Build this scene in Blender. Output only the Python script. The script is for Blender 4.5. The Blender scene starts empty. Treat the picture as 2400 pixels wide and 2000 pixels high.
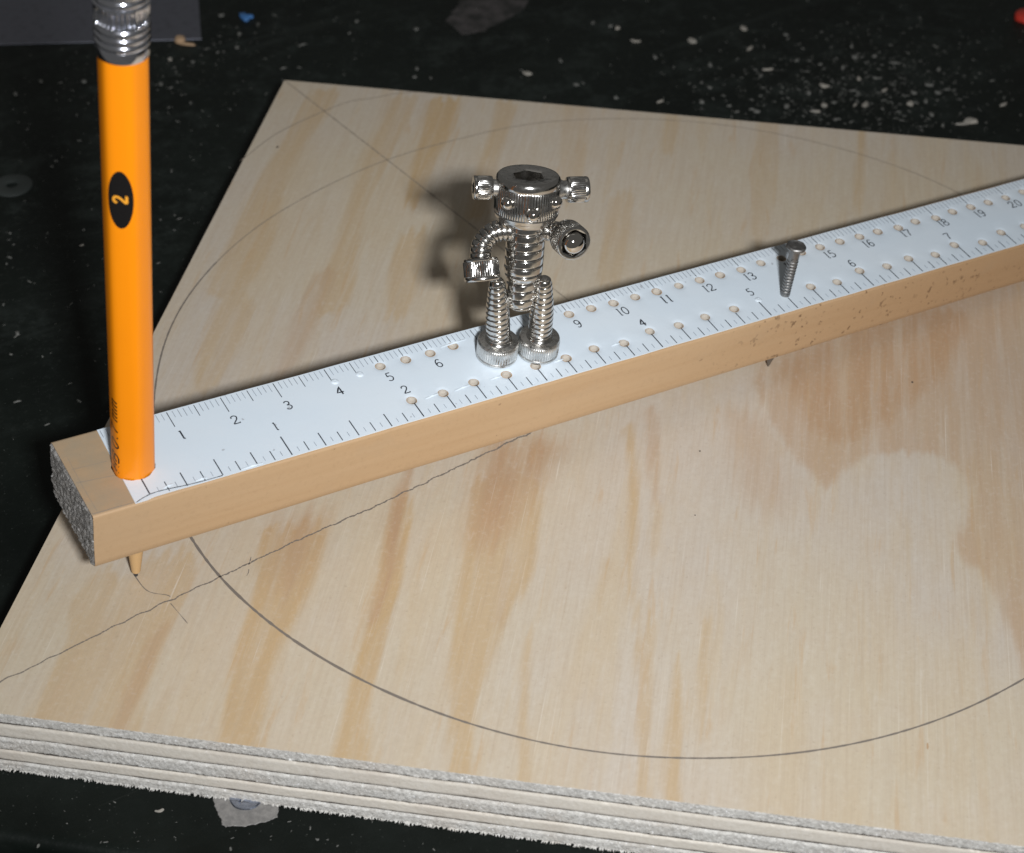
import bpy, math, random
import numpy as np
from mathutils import Vector, Matrix, noise
from mathutils.geometry import delaunay_2d_cdt
random.seed(7); rng = np.random.default_rng(7)
S = 0.01                                     # lengths below are millimetres; 1 unit = 100 mm
sc = bpy.context.scene
sc.unit_settings.scale_length = 0.1
COL = sc.collection

# ---------------------------------------------------------------- camera
Cw = Vector((-66.602, -235.547, 231.508))
RIGHT = Vector((0.867434, -0.497411, 0.011869))
DOWN = Vector((-0.304109, -0.548913, -0.778597))
FWD = Vector((0.393798, 0.671772, -0.627412))
cam = bpy.data.objects.new('camera', bpy.data.cameras.new('camera')); COL.objects.link(cam)
m = Matrix((RIGHT, -DOWN, -FWD)).transposed().to_4x4(); m.translation = Cw * S
cam.matrix_world = m
cam.data.sensor_width = 36.0; cam.data.lens = 36.0 * 4458.2 / 2400
cam.data.clip_start = 0.02; cam.data.clip_end = 200
cam.data.dof.use_dof = True; cam.data.dof.focus_distance = 3.42; cam.data.dof.aperture_fstop = 3.2
sc.camera = cam

# ---------------------------------------------------------------- light: camera flash right of the lens, dim ambient round it, an added overhead fill
w = bpy.data.worlds.new('World'); sc.world = w; w.use_nodes = True
bg = w.node_tree.nodes['Background']; bg.inputs[0].default_value = (1.0, 0.98, 0.93, 1); bg.inputs[1].default_value = 0.085
def area(name, loc, target, size, power, color, size_y=None):
    l = bpy.data.lights.new(name, 'AREA'); l.size = size; l.energy = power; l.color = color
    if size_y: l.shape = 'RECTANGLE'; l.size_y = size_y
    o = bpy.data.objects.new(name, l); COL.objects.link(o)
    o.location = loc * S; d = (target - loc).normalized()
    o.rotation_euler = d.to_track_quat('-Z', 'Y').to_euler(); return o
flash = area('camera_flash', Cw + RIGHT * 56 + DOWN * 5 - FWD * 100, Vector((90, 25, 0)), 0.29, 52, (0.97, 0.985, 1.00), 0.20)
flash.data.spread = math.radians(80)
lamp = area('added_fill_lamp', Vector((250, 420, 900)), Vector((90, 10, 0)), 6.0, 16, (1.0, 0.95, 0.87))  # unseen soft overhead light, added for ambient fill and reflections in the metal
sc.view_settings.view_transform = 'Standard'; sc.view_settings.look = 'None'
sc.view_settings.exposure = 0.0; sc.view_settings.gamma = 1.0

# ---------------------------------------------------------------- materials
class NT:
    def __init__(s, name):
        s.m = bpy.data.materials.new(name); s.m.use_nodes = True; s.t = s.m.node_tree
        s.b = s.t.nodes['Principled BSDF']
        s.co = s.t.nodes.new('ShaderNodeTexCoord').outputs['Object']
    def n(s, kind, **kw):
        x = s.t.nodes.new('ShaderNode' + kind)
        for k, v in kw.items(): setattr(x, k, v)
        return x
    def l(s, a, b): s.t.links.new(a, b)
    def put(s, sock, v):
        if hasattr(v, 'is_output') or hasattr(v, 'links'): s.l(v, sock)
        else: sock.default_value = v
    def map(s, scale, rot=(0, 0, 0), vec=None):
        p = s.n('Mapping'); p.inputs['Scale'].default_value = scale; p.inputs['Rotation'].default_value = rot
        s.l(vec or s.co, p.inputs['Vector']); return p.outputs[0]
    def noise(s, scale, vec=None, detail=4, rough=0.55, dist=0.0):
        p = s.n('TexNoise'); p.inputs['Scale'].default_value = scale; p.inputs['Detail'].default_value = detail
        p.inputs['Roughness'].default_value = rough; p.inputs['Distortion'].default_value = dist
        s.l(vec or s.co, p.inputs['Vector']); return p.outputs['Fac']
    def ramp(s, fac, stops):
        r = s.n('ValToRGB'); e = r.color_ramp.elements
        while len(e) < len(stops): e.new(0.5)
        for el, (p, c) in zip(e, stops):
            el.position = p; el.color = c if len(c) == 4 else (*c, 1)
        s.l(fac, r.inputs[0]); return r.outputs[0]
    def step(s, fac, a, b, lo=0.0, hi=1.0):
        r = s.n('MapRange'); r.interpolation_type = 'SMOOTHSTEP'
        for i, v in enumerate((a, b, lo, hi)): r.inputs[i + 1].default_value = v
        s.l(fac, r.inputs[0]); return r.outputs[0]
    def mix(s, fac, a, b, mode='MIX'):
        x = s.n('Mix', data_type='RGBA', blend_type=mode)
        s.put(x.inputs[0], fac)
        for i, v in ((6, a), (7, b)):
            if isinstance(v, tuple): v = v if len(v) == 4 else (*v, 1)
            s.put(x.inputs[i], v)
        return x.outputs[2]
    def math(s, op, a, b=0.0):
        x = s.n('Math', operation=op); s.put(x.inputs[0], a); s.put(x.inputs[1], b); return x.outputs[0]
    def bump(s, h, strength, dist):
        b = s.n('Bump'); b.inputs['Strength'].default_value = strength; b.inputs['Distance'].default_value = dist
        s.l(h, b.inputs['Height']); s.l(b.outputs[0], s.b.inputs['Normal'])
    def set(s, **kw):
        for k, v in kw.items():
            k = {'color': 'Base Color', 'rough': 'Roughness', 'metal': 'Metallic', 'coat': 'Coat Weight', 'coat_rough': 'Coat Roughness', 'spec': 'Specular IOR Level', 'sss': 'Subsurface Weight'}[k]
            if isinstance(v, tuple) and len(v) == 3: v = (*v, 1)
            s.put(s.b.inputs[k], v)
        return s

def mat_plain(name, color, rough=0.5, metal=0.0, **kw):
    return NT(name).set(color=color, rough=rough, metal=metal, **kw).m

def mat_metal(name, color, rough, var=0.12, dirt=0.25, dirt_col=(0.03, 0.027, 0.022)):
    a = NT(name)
    n1 = a.noise(45, detail=5); n2 = a.noise(160, detail=3)
    col = a.mix(a.step(n1, 0.5, 0.72, 0, dirt), color, dirt_col)
    a.set(color=col, rough=a.step(n2, 0.3, 0.7, rough - var * 0.4, rough + var), metal=1.0)
    a.bump(n2, 0.05, 0.001); return a.m
GRAIN = math.radians(-51.2)                     # board frame: x axis along the grain after this turn
def mat_veneer():
    a = NT('pine_veneer')
    g = a.map((1, 1, 1), (0, 0, GRAIN))
    at = a.n('Attribute', attribute_name='tan_figure').outputs['Fac']
    ar = a.n('Attribute', attribute_name='red_figure').outputs['Fac']
    broad = a.noise(1.0, a.map((1.1, 9, 1), vec=g), 4, 0.55, 0.5)
    streak = a.noise(1.0, a.map((2.2, 34, 1), vec=g), 5, 0.6, 0.3)
    fibre = a.noise(1.0, a.map((4.5, 170, 1), vec=g), 6, 0.7)
    fibre2 = a.noise(1.0, a.map((3, 120, 1), vec=g), 3, 0.6)
    mott = a.noise(7, detail=4)
    pores = a.noise(140, detail=2)
    mid = a.noise(1.0, a.map((1.5, 17, 1), vec=g), 4, 0.6, 0.8)
    low = a.noise(1.1, detail=2)
    pale = a.mix(a.step(low, 0.40, 0.62), (0.545, 0.472, 0.362), (0.540, 0.478, 0.408))
    pale = a.mix(a.step(mott, 0.40, 0.70, 0, 0.5), pale, (0.545, 0.468, 0.375))
    pale = a.mix(a.step(broad, 0.46, 0.70, 0, 0.6), pale, (0.545, 0.442, 0.305))
    pale = a.mix(a.step(mid, 0.50, 0.72, 0, 0.42), pale, (0.53, 0.415, 0.270))
    tf = a.math('MULTIPLY', at, a.step(streak, 0.26, 0.56, 0.5, 1.3))
    rf = a.math('MULTIPLY', ar, a.step(streak, 0.28, 0.60, 0.55, 1.3))
    c = a.mix(tf, pale, (0.500, 0.355, 0.195))
    c = a.mix(rf, c, (0.440, 0.285, 0.170))
    c = a.mix(a.step(streak, 0.58, 0.74, 0, 0.26), c, (0.51, 0.365, 0.23))
    c = a.mix(a.step(fibre, 0.42, 0.72, 0, 0.18), c, (0.34, 0.245, 0.165))
    c = a.mix(a.step(fibre, 0.42, 0.24, 0, 0.20), c, (0.70, 0.64, 0.54))
    scr = a.noise(1.0, a.map((3.2, 190, 1), (0, 0, 0.04), vec=g), 2, 0.5)
    c = a.mix(a.step(scr, 0.68, 0.80, 0, 0.42), c, (0.80, 0.76, 0.69))
    c = a.mix(a.step(pores, 0.60, 0.80, 0, 0.30), c, (0.30, 0.22, 0.15))
    fl = a.noise(1.0, a.map((14, 60, 1), vec=g), 4, 0.7)
    c = a.mix(a.step(fl, 0.40, 0.70, 0, 0.20), c, (0.47, 0.36, 0.25))
    c = a.mix(a.step(fl, 0.44, 0.22, 0, 0.25), c, (0.64, 0.60, 0.55))
    ms = a.noise(1.0, a.map((4, 46, 1), (0, 0, 0.03), vec=g), 4, 0.6, 0.6)
    c = a.mix(a.step(ms, 0.585, 0.72, 0, 0.42), c, (0.50, 0.335, 0.185))
    hair = a.noise(1.0, a.map((1.9, 300, 1), (0, 0, 0.015), vec=g), 3, 0.6)
    c = a.mix(a.step(hair, 0.63, 0.76, 0, 0.45), c, (0.73, 0.68, 0.60))
    c = a.mix(a.step(hair, 0.40, 0.26, 0, 0.22), c, (0.42, 0.31, 0.20))
    fine = a.noise(85, detail=3, rough=0.7)
    c = a.mix(a.step(fine, 0.30, 0.50, 0.16, 0), c, (0.42, 0.34, 0.25)); c = a.mix(a.step(fine, 0.50, 0.72, 0, 0.16), c, (0.66, 0.61, 0.54))
    a.set(color=c, rough=a.step(fibre2, 0.3, 0.7, 0.46, 0.62), spec=0.35)
    h = a.math('ADD', a.math('MULTIPLY', fibre, 0.7), a.math('MULTIPLY', pores, 0.5))
    a.bump(h, 0.25, 0.0012); return a.m
def mat_ply(name, c1, c2, rough_grain):
    a = NT(name)
    n = a.noise(120, detail=5, rough=0.7); n2 = a.noise(9, detail=4)
    st = a.noise(1.0, a.map((20, 20, 160), (0.5, 0.4, 0)), 4, 0.6)
    c = a.mix(a.step(n, 0.3, 0.7), c1, c2)
    c = a.mix(a.step(n2, 0.45, 0.7, 0, 0.35), c, (0.46, 0.40, 0.34))
    c = a.mix(a.step(st, 0.55, 0.75, 0, 0.3), c, (0.30, 0.26, 0.22))
    sp = a.noise(260, detail=1)
    c = a.mix(a.step(sp, 0.66, 0.75, 0, 0.75 if rough_grain else 0.2), c, (0.85, 0.85, 0.86))
    a.set(color=c, rough=0.75 if rough_grain else 0.6, spec=0.35)
    a.bump(n, 0.9 if rough_grain else 0.3, 0.003); return a.m
def mat_stick():
    a = NT('maple_wood')
    f = a.noise(1.0, a.map((1.6, 60, 60)), 5, 0.65, 0.2); fl = a.noise(1.0, a.map((9, 120, 120)), 3, 0.6)
    br = a.noise(1.0, a.map((1.2, 6, 6)), 3)
    c = a.mix(a.step(f, 0.35, 0.7), (0.440, 0.292, 0.165), (0.412, 0.268, 0.147))
    c = a.mix(a.step(br, 0.4, 0.7, 0, 0.5), c, (0.455, 0.315, 0.19))
    c = a.mix(a.step(fl, 0.6, 0.8, 0, 0.14), c, (0.38, 0.22, 0.10))
    # spalting specks, denser towards the far end (local x in units of 100 mm)
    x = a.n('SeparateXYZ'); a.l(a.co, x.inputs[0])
    sp = a.noise(92, a.map((1, 0.8, 0.85)), 2, 0.5); sp2 = a.noise(20, detail=3)
    k = a.math('MULTIPLY', a.step(sp, 0.635, 0.68), a.math('MULTIPLY', a.step(sp2, 0.38, 0.55), a.step(x.outputs[0], 1.05, 1.42)))
    c = a.mix(a.math('MULTIPLY', k, 0.85), c, (0.045, 0.025, 0.014))
    few = a.noise(60, detail=1)
    c = a.mix(a.step(few, 0.77, 0.80, 0, 0.5), c, (0.14, 0.08, 0.04))
    c = a.mix(a.math('MULTIPLY', a.step(x.outputs[0], 0.9, 2.1), a.step(br, 0.2, 0.6, 0.45, 0.75)), c, (0.36, 0.215, 0.11))      # browner towards the far end
    gr = a.noise(13, detail=4)
    c = a.mix(a.step(gr, 0.56, 0.74, 0, 0.12), c, (0.34, 0.26, 0.18))
    fm = a.noise(120, detail=3, rough=0.7)
    c = a.mix(a.step(fm, 0.5, 0.75, 0, 0.22), c, (0.30, 0.19, 0.10))
    gn = a.n('NewGeometry'); nz = a.n('SeparateXYZ'); a.l(gn.outputs['Normal'], nz.inputs[0])
    bare = a.math('MULTIPLY', a.step(nz.outputs[2], 0.85, 0.95), a.step(x.outputs[0], -0.02, -0.03))
    dn = a.noise(22, detail=4)
    c = a.mix(a.math('MULTIPLY', bare, a.step(dn, 0.3, 0.7, 0.35, 0.85)), c, (0.33, 0.265, 0.185))       # handled, grubby bare end
    a.set(color=c, rough=0.48, spec=0.4); a.bump(f, 0.12, 0.002); return a.m
def mat_end():
    a = NT('sawn_end_grain')
    n = a.noise(95, detail=5, rough=0.75); sp = a.noise(150, detail=2); v = a.noise(1.0, a.map((30, 30, 120), (0.5, 0, 0)), 3)
    c = a.mix(a.step(n, 0.35, 0.65), (0.15, 0.14, 0.13), (0.38, 0.365, 0.35))
    c = a.mix(a.step(v, 0.5, 0.7, 0, 0.4), c, (0.15, 0.14, 0.13))
    c = a.mix(a.step(sp, 0.66, 0.73, 0, 0.85), c, (0.8, 0.8, 0.8))
    a.set(color=c, rough=0.7); a.bump(n, 1.0, 0.006); return a.m
def mat_paper():
    a = NT('taped_paper')
    n = a.noise(110, detail=4); b = a.noise(3.5, detail=3); wv = a.noise(18, detail=2)
    c = a.mix(a.step(b, 0.35, 0.7), (0.62, 0.70, 0.775), (0.65, 0.715, 0.775))
    c = a.mix(a.step(n, 0.55, 0.78, 0, 0.10), c, (0.50, 0.55, 0.60))
    sp = a.noise(55, detail=1); c = a.mix(a.step(sp, 0.76, 0.79, 0, 0.5), c, (0.25, 0.25, 0.27))
    a.set(color=c, rough=0.55, coat=0.25, coat_rough=0.2)
    a.bump(a.math('ADD', a.math('MULTIPLY', n, 0.15), a.math('MULTIPLY', wv, 0.6)), 0.12, 0.004); return a.m
def mat_bench():
    a = NT('dark_green_bench_paint')
    n1 = a.noise(2.6, detail=6, rough=0.65); n2 = a.noise(11, detail=5, rough=0.7); n3 = a.noise(75, detail=4, rough=0.7); n4 = a.noise(190, detail=2)
    c = a.mix(a.step(n1, 0.3, 0.7), (0.0024, 0.0040, 0.0032), (0.0060, 0.0088, 0.0072))
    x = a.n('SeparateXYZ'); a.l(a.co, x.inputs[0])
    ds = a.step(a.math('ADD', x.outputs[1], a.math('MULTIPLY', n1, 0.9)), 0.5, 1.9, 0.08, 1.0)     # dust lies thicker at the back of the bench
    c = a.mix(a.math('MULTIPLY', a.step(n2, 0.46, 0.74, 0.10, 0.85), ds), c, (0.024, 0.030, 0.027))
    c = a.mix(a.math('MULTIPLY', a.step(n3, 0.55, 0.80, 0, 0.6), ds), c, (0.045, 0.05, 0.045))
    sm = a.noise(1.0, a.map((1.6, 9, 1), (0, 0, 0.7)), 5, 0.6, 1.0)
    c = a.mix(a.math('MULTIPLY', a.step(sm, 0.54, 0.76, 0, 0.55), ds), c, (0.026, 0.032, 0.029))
    sc_ = a.noise(1.0, a.map((2, 160, 1), (0, 0, 1.9)), 2)
    c = a.mix(a.step(sc_, 0.70, 0.78, 0, 0.35), c, (0.07, 0.075, 0.07))
    c = a.mix(a.step(n4, 0.70, 0.80, 0, 0.55), c, (0.13, 0.14, 0.13))
    a.set(color=c, rough=a.step(n2, 0.3, 0.7, 0.42, 0.6), spec=0.18); a.bump(n3, 0.25, 0.004); return a.m
M = {
 'veneer': mat_veneer(), 'stick': mat_stick(), 'end': mat_end(), 'paper': mat_paper(), 'bench': mat_bench(),
 'ply_end': mat_ply('ply_end_grain', (0.385, 0.37, 0.345), (0.60, 0.585, 0.555), True),
 'ply_long': mat_ply('ply_long_grain', (0.54, 0.495, 0.43), (0.60, 0.56, 0.50), False),
 'glue': mat_plain('dark_glue', (0.05, 0.04, 0.034), 0.7),
 'graphite': mat_plain('graphite', (0.19, 0.165, 0.142), 0.5), 'graphite_faint': mat_plain('faint_graphite', (0.27, 0.225, 0.18), 0.6),
 'ink': mat_plain('black_ink', (0.035, 0.04, 0.05), 0.45), 'ink_grey': mat_plain('grey_ink', (0.27, 0.30, 0.34), 0.5), 'ink_faint': mat_plain('faint_grey_ink', (0.33, 0.37, 0.42), 0.5),
 'nickel': mat_metal('nickel_plate', (0.66, 0.645, 0.62), 0.15, 0.06, 0.3), 'nickel_dull': mat_metal('worn_nickel', (0.65, 0.64, 0.62), 0.28),
 'socket': mat_metal('dull_socket_face', (0.66, 0.645, 0.62), 0.30, 0.10, 0.4),
 'chrome': mat_metal('polished_steel_ball', (0.74, 0.71, 0.67), 0.05, 0.03, 0.05),
 'ferrule': mat_metal('bright_tin', (0.78, 0.80, 0.88), 0.13, 0.08, 0.12),
 'nail': mat_metal('grey_wire_nail', (0.28, 0.275, 0.27), 0.46, 0.12, 0.3), 'steel': mat_metal('dull_steel', (0.25, 0.26, 0.31), 0.48, 0.12, 0.2),
 'bluesteel': mat_metal('blued_screw_steel', (0.45, 0.50, 0.62), 0.18, 0.1, 0.2),
 'decal': mat_plain('black_decal', (0.008, 0.007, 0.007), 0.3), 'decal_yellow': mat_plain('yellow_decal', (0.80, 0.34, 0.03), 0.4),
 'pencil_wood': mat_plain('tan_pencil_tip', (0.56, 0.36, 0.17), 0.5), 'lead': mat_plain('pencil_lead', (0.06, 0.06, 0.065), 0.35, 0.4),
 'rubber': mat_plain('pink_eraser', (0.55, 0.22, 0.2), 0.8),
 'hole': NT('drilled_wood').m, 'grey_plug': NT('bare_grey_patch').m, 'patch': NT('worn_paint_patch').m, 'blue': mat_plain('blue_plastic', (0.05, 0.17, 0.42), 0.5),
 'red': mat_plain('red_plastic', (0.50, 0.035, 0.02), 0.45), 'washer': mat_plain('dusty_washer', (0.028, 0.034, 0.032), 0.6),
 'chip': NT('wood_chip').m, 'chip_tan': mat_plain('tan_wood_chip', (0.45, 0.30, 0.18), 0.7), 'dust': mat_plain('pale_sawdust', (0.13, 0.13, 0.12), 0.8),
}
def dress(key, c1, c2, scale, rough):
    m_ = M[key]; t = m_.node_tree; b = t.nodes['Principled BSDF']
    a = NT.__new__(NT); a.m = m_; a.t = t; a.b = b; a.co = [x for x in t.nodes if x.type == 'TEX_COORD'][0].outputs['Object']
    n = a.noise(scale, detail=5, rough=0.65); a.set(color=a.mix(a.step(n, 0.32, 0.68), c1, c2), rough=rough); a.bump(n, 0.4, 0.003)
dress('hole', (0.56, 0.515, 0.45), (0.47, 0.42, 0.36), 60, 0.7)
dress('grey_plug', (0.15, 0.145, 0.14), (0.22, 0.21, 0.20), 70, 0.65)
dress('patch', (0.014, 0.015, 0.014), (0.062, 0.056, 0.056), 24, 0.5)
dress('chip', (0.25, 0.235, 0.21), (0.36, 0.33, 0.285), 40, 0.8)
def orange():
    a = NT('orange_pencil_barrel'); n = a.noise(14, detail=3); n2 = a.noise(120, detail=2)
    a.set(color=a.mix(a.step(n, 0.4, 0.7, 0, 0.25), (0.86, 0.255, 0.003), (0.81, 0.238, 0.004)), rough=0.36, coat=0.10, coat_rough=0.2, spec=0.3)
    a.bump(n2, 0.05, 0.002); return a.m
M['orange'] = orange()
# ---------------------------------------------------------------- builders
def tag(o, label=None, cat=None, group=None, kind=None):
    for k, v in (('label', label), ('category', cat), ('group', group), ('kind', kind)):
        if v: o[k] = v
    return o
def thing(name, label, cat, mat4=None, group=None):
    o = bpy.data.objects.new(name, None); COL.objects.link(o); o.empty_display_size = 0.05
    if mat4 is not None: o.matrix_world = mat4
    return tag(o, label, cat, group)
def obj(name, vf, mat, parent=None, smooth=None):
    v, f = vf
    me = bpy.data.meshes.new(name); me.from_pydata([(x * S, y * S, z * S) for x, y, z in v], [], f); me.update()
    me.materials.append(M[mat] if isinstance(mat, str) else mat)
    if smooth is not None:
        me.polygons.foreach_set('use_smooth', [True] * len(me.polygons)); me.set_sharp_from_angle(angle=math.radians(smooth))
    o = bpy.data.objects.new(name, me); COL.objects.link(o); o.parent = parent
    return o
def join(*vfs):
    V, Fc = [], []
    for v, f in vfs:
        k = len(V); V += [tuple(p) for p in v]; Fc += [tuple(i + k for i in q) for q in f]
    return V, Fc
def frame(origin, axis, xref=(1, 0, 0)):
    z = Vector(axis).normalized(); x = Vector(xref); x = x - z * x.dot(z)
    if x.length < 1e-4: x = Vector((0, 1, 0)) - z * z.y
    x.normalize(); y = z.cross(x)
    return Vector(origin), x, y, z
def put(vf, fr):
    o, x, y, z = fr
    return [tuple(o + x * p[0] + y * p[1] + z * p[2]) for p in vf[0]], vf[1]
def loft(rings, cap0=True, cap1=True):
    n = len(rings[0]); V = [tuple(p) for r in rings for p in r]; Fc = []
    for i in range(len(rings) - 1):
        for j in range(n):
            a, b = i * n + j, i * n + (j + 1) % n
            Fc.append((a, b, b + n, a + n))
    if cap0: Fc.append(tuple(range(n - 1, -1, -1)))
    if cap1: k = (len(rings) - 1) * n; Fc.append(tuple(range(k, k + n)))
    return V, Fc
def lathe(prof, seg=48, cap0=True, cap1=True):
    """prof: (r, z); r may be a function of the angle"""
    th = [2 * math.pi * j / seg for j in range(seg)]
    return loft([[((r(t) if callable(r) else r) * math.cos(t), (r(t) if callable(r) else r) * math.sin(t), z) for t in th] for r, z in prof], cap0, cap1)
def ball(r, c=(0, 0, 0), seg=28, n=16):
    v, f = lathe([(max(1e-3, r * math.sin(math.pi * i / n)), -r * math.cos(math.pi * i / n)) for i in range(n + 1)], seg)
    return [(p[0] + c[0], p[1] + c[1], p[2] + c[2]) for p in v], f
def box(a, b):
    (x0, y0, z0), (x1, y1, z1) = a, b
    V = [(x, y, z) for z in (z0, z1) for y in (y0, y1) for x in (x0, x1)]
    return V, [(0, 2, 3, 1), (4, 5, 7, 6), (0, 1, 5, 4), (2, 6, 7, 3), (0, 4, 6, 2), (1, 3, 7, 5)]
def hexr(af):                                    # distance to a hexagon's side, af = half across flats
    return lambda t: af / math.cos((t + math.pi / 6) % (math.pi / 3) - math.pi / 6)
def sharp(r, amp, n):
    return lambda t: r - amp * (0.5 - 0.5 * math.cos(n * t)) ** 0.8
def cap_screw(R, H, teeth, hexaf=None, depth=None, band=0.2):
    """knurled socket head, bottom (bearing face) at z=0, socket side at z=H"""
    amp = 2 * math.pi * R / teeth * 0.26; hexaf = hexaf or 0.46 * R; depth = depth or 0.55 * H
    kr = sharp(R, amp, teeth)
    P = [(R * 0.86, 0), (R * 0.95, 0.025 * H), (R * 0.985, 0.10 * H), (R * 0.965, 0.125 * H), (kr, 0.15 * H), (kr, (1 - band - 0.06) * H * 0.5), (kr, (1 - band - 0.03) * H),
         (R * 0.968, (1 - band) * H), (R * 0.99, (1 - band * 0.85) * H), (R * 0.995, (1 - band * 0.45) * H), (R * 0.975, (1 - band * 0.2) * H), (R * 0.93, (1 - band * 0.04) * H), (R * 0.87, H),
         (R * 0.80, H * 0.995), (lambda t: hexr(hexaf)(t) * 1.13, H * 0.99), (hexr(hexaf), H * 0.965), (hexr(hexaf), H - depth), (lambda t: hexr(hexaf)(t) * 0.92, H - depth * 1.02), (0.02, H - depth - hexaf * 0.35)]
    return lathe(P, teeth * 4)
def rod(path, r, pitch, groove, seg=40, per=9, tipchamfer=True, taper=None):
    """threaded rod along a polyline path (smoothed); a real helix, rolled crests and narrow roots"""
    P = [Vector(p) for p in path]
    if len(P) > 2:                                # Catmull-Rom
        Q = []
        E = [2 * P[0] - P[1]] + P + [2 * P[-1] - P[-2]]
        for i in range(1, len(E) - 2):
            for k in range(24):
                t = k / 24; a, b, c, d = E[i - 1:i + 3]
                Q.append(0.5 * ((2 * b) + (c - a) * t + (2 * a - 5 * b + 4 * c - d) * t * t + (3 * b - a - 3 * c + d) * t ** 3))
        P = Q + [P[-1]]
    L = [0.0]
    for a, b in zip(P, P[1:]): L.append(L[-1] + (b - a).length)
    tot = L[-1]; n = max(8, int(tot / pitch * per)); rings = []; x = None
    for i in range(n + 1):
        s = tot * i / n; k = min(max(np.searchsorted(L, s) - 1, 0), len(P) - 2); t = (s - L[k]) / max(1e-9, L[k + 1] - L[k])
        o = P[k].lerp(P[k + 1], t); k0, k1 = max(k - 2, 0), min(k + 3, len(P) - 1); z = (P[k1] - P[k0]).normalized()
        if x is None: x = Vector((1, 0.2, 0.1))
        x = (x - z * x.dot(z)).normalized(); y = z.cross(x)
        rr = r if taper is None else float(np.interp(s / tot, taper[0], taper[1]))
        fade = min(1.0, (tot - s) / (pitch * 0.7)) if tipchamfer else 1.0
        ring = []
        for j in range(seg):
            a = 2 * math.pi * j / seg; fr = (s / pitch - a / (2 * math.pi)) % 1.0
            d = abs(fr - 0.5) * 2                   # 0 mid crest .. 1 root
            g = max(0.0, (d - 0.74) / 0.26) ** 1.0
            q = rr * (0.90 + 0.10 * fade) - groove * (g * fade + 0.08 * d * d)
            ring.append(o + (x * math.cos(a) + y * math.sin(a)) * q)
        rings.append(ring)
    e = rings[-1]; c = sum(e, Vector()) / seg
    rings.append([c + (p - c) * 0.8 + z * 0.25 for p in e]); rings.append([c + (p - c) * 0.35 + z * 0.28 for p in e])
    return loft(rings)
def ribbon(pts, width, z, jit=0.0, closed=False):
    """flat line of varying width; pts are 2-D"""
    P = [Vector((p[0], p[1])) for p in pts]; V, Fc = [], []
    for i, p in enumerate(P):
        a = P[max(i - 1, 0)]; b = P[min(i + 1, len(P) - 1)]; t = (b - a).normalized() if (b - a).length > 1e-9 else Vector((1, 0)); nrm = Vector((-t.y, t.x))
        wd = (width[i] if isinstance(width, (list, tuple)) else width) * 0.5 * (1 + jit * (random.random() - 0.5) * 2)
        V += [(*(p + nrm * wd), z), (*(p - nrm * wd), z)]
        if i: k = 2 * i; Fc.append((k - 2, k - 1, k + 1, k))
    return V, Fc
def smooth2(pts, sub=6):
    P = [Vector((*p, 0)) for p in pts]; E = [2 * P[0] - P[1]] + P + [2 * P[-1] - P[-2]]; Q = []
    for i in range(1, len(E) - 2):
        for k in range(sub):
            t = k / sub; a, b, c, d = E[i - 1:i + 3]
            q = 0.5 * ((2 * b) + (c - a) * t + (2 * a - 5 * b + 4 * c - d) * t * t + (3 * b - a - 3 * c + d) * t ** 3); Q.append((q.x, q.y))
    return Q + [tuple(pts[-1])]
def plate(poly, z0, z1, bev=0.0):
    """irregular outline with thickness"""
    c = Vector((sum(p[0] for p in poly) / len(poly), sum(p[1] for p in poly) / len(poly)))
    a = sum(p[0] * q[1] - q[0] * p[1] for p, q in zip(poly, poly[1:] + poly[:1]))
    if a < 0: poly = poly[::-1]
    R = [[(*p, z0) for p in poly], [(*p, z1 - bev) for p in poly]]
    if bev: R.append([(p[0] + (c.x - p[0]) / max(1e-6, (Vector(p) - c).length) * bev, p[1] + (c.y - p[1]) / max(1e-6, (Vector(p) - c).length) * bev, z1) for p in poly])
    return loft(R)
G = {'0': [[(.3 + .26 * math.sin(a * .2618), .5 + .5 * math.cos(a * .2618)) for a in range(25)]],
     '1': [[(.2, .9), (.3, 1), (.3, 0)], [(.3, 0), (.42, 0)]],
     '2': ['s', [(.05, .74), (.1, .92), (.3, 1), (.49, .9), (.52, .72), (.42, .5), (.2, .25), (.03, .04)], [(.03, .04), (.58, .04), (.58, .14)]],
     '3': ['s', [(.06, .85), (.2, .99), (.4, .96), (.49, .8), (.42, .61), (.25, .54), (.45, .46), (.55, .27), (.44, .06), (.22, 0), (.04, .13)]],
     '4': [[(.42, 0), (.42, 1), (.02, .3), (.6, .3)]],
     '5': ['s', [(.1, .55), (.28, .62), (.48, .5), (.53, .28), (.4, .05), (.2, 0), (.04, .1)], [(.1, .55), (.14, 1), (.5, 1)]],
     '6': ['s', [(.5, .9), (.3, 1), (.12, .8), (.05, .45), (.09, .15), (.28, 0), (.48, .12), (.52, .35), (.4, .55), (.2, .55), (.08, .38)]],
     '7': [[(.03, .86), (.03, .97), (.56, .97), (.36, .5), (.26, 0)]],
     '8': [[(.3 + .2 * math.sin(a * .2618), .76 + .24 * math.cos(a * .2618)) for a in range(25)], [(.3 + .26 * math.sin(a * .2618), .27 + .27 * math.cos(a * .2618)) for a in range(25)]],
     'H': [[(.04, 0), (.04, 1)], [(.54, 0), (.54, 1)], [(.04, .52), (.54, .52)]],
     'B': [[(.05, 0), (.05, 1), (.35, 1), (.5, .9), (.5, .64), (.35, .54), (.05, .54)], [(.35, .54), (.55, .42), (.55, .12), (.38, 0), (.05, 0)]],
     '.': [[(.2, 0), (.2, .12)]], ' ': [],
     'm': [[(.04, 0), (.04, .68)], [(.04, .5), (.18, .68), (.32, .62), (.34, .5), (.34, 0)], [(.34, .5), (.48, .68), (.62, .62), (.64, .5), (.64, 0)]]}
G['9'] = ['s'] + [[(.58 - x, 1 - y) for x, y in G['6'][1]]]
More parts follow.
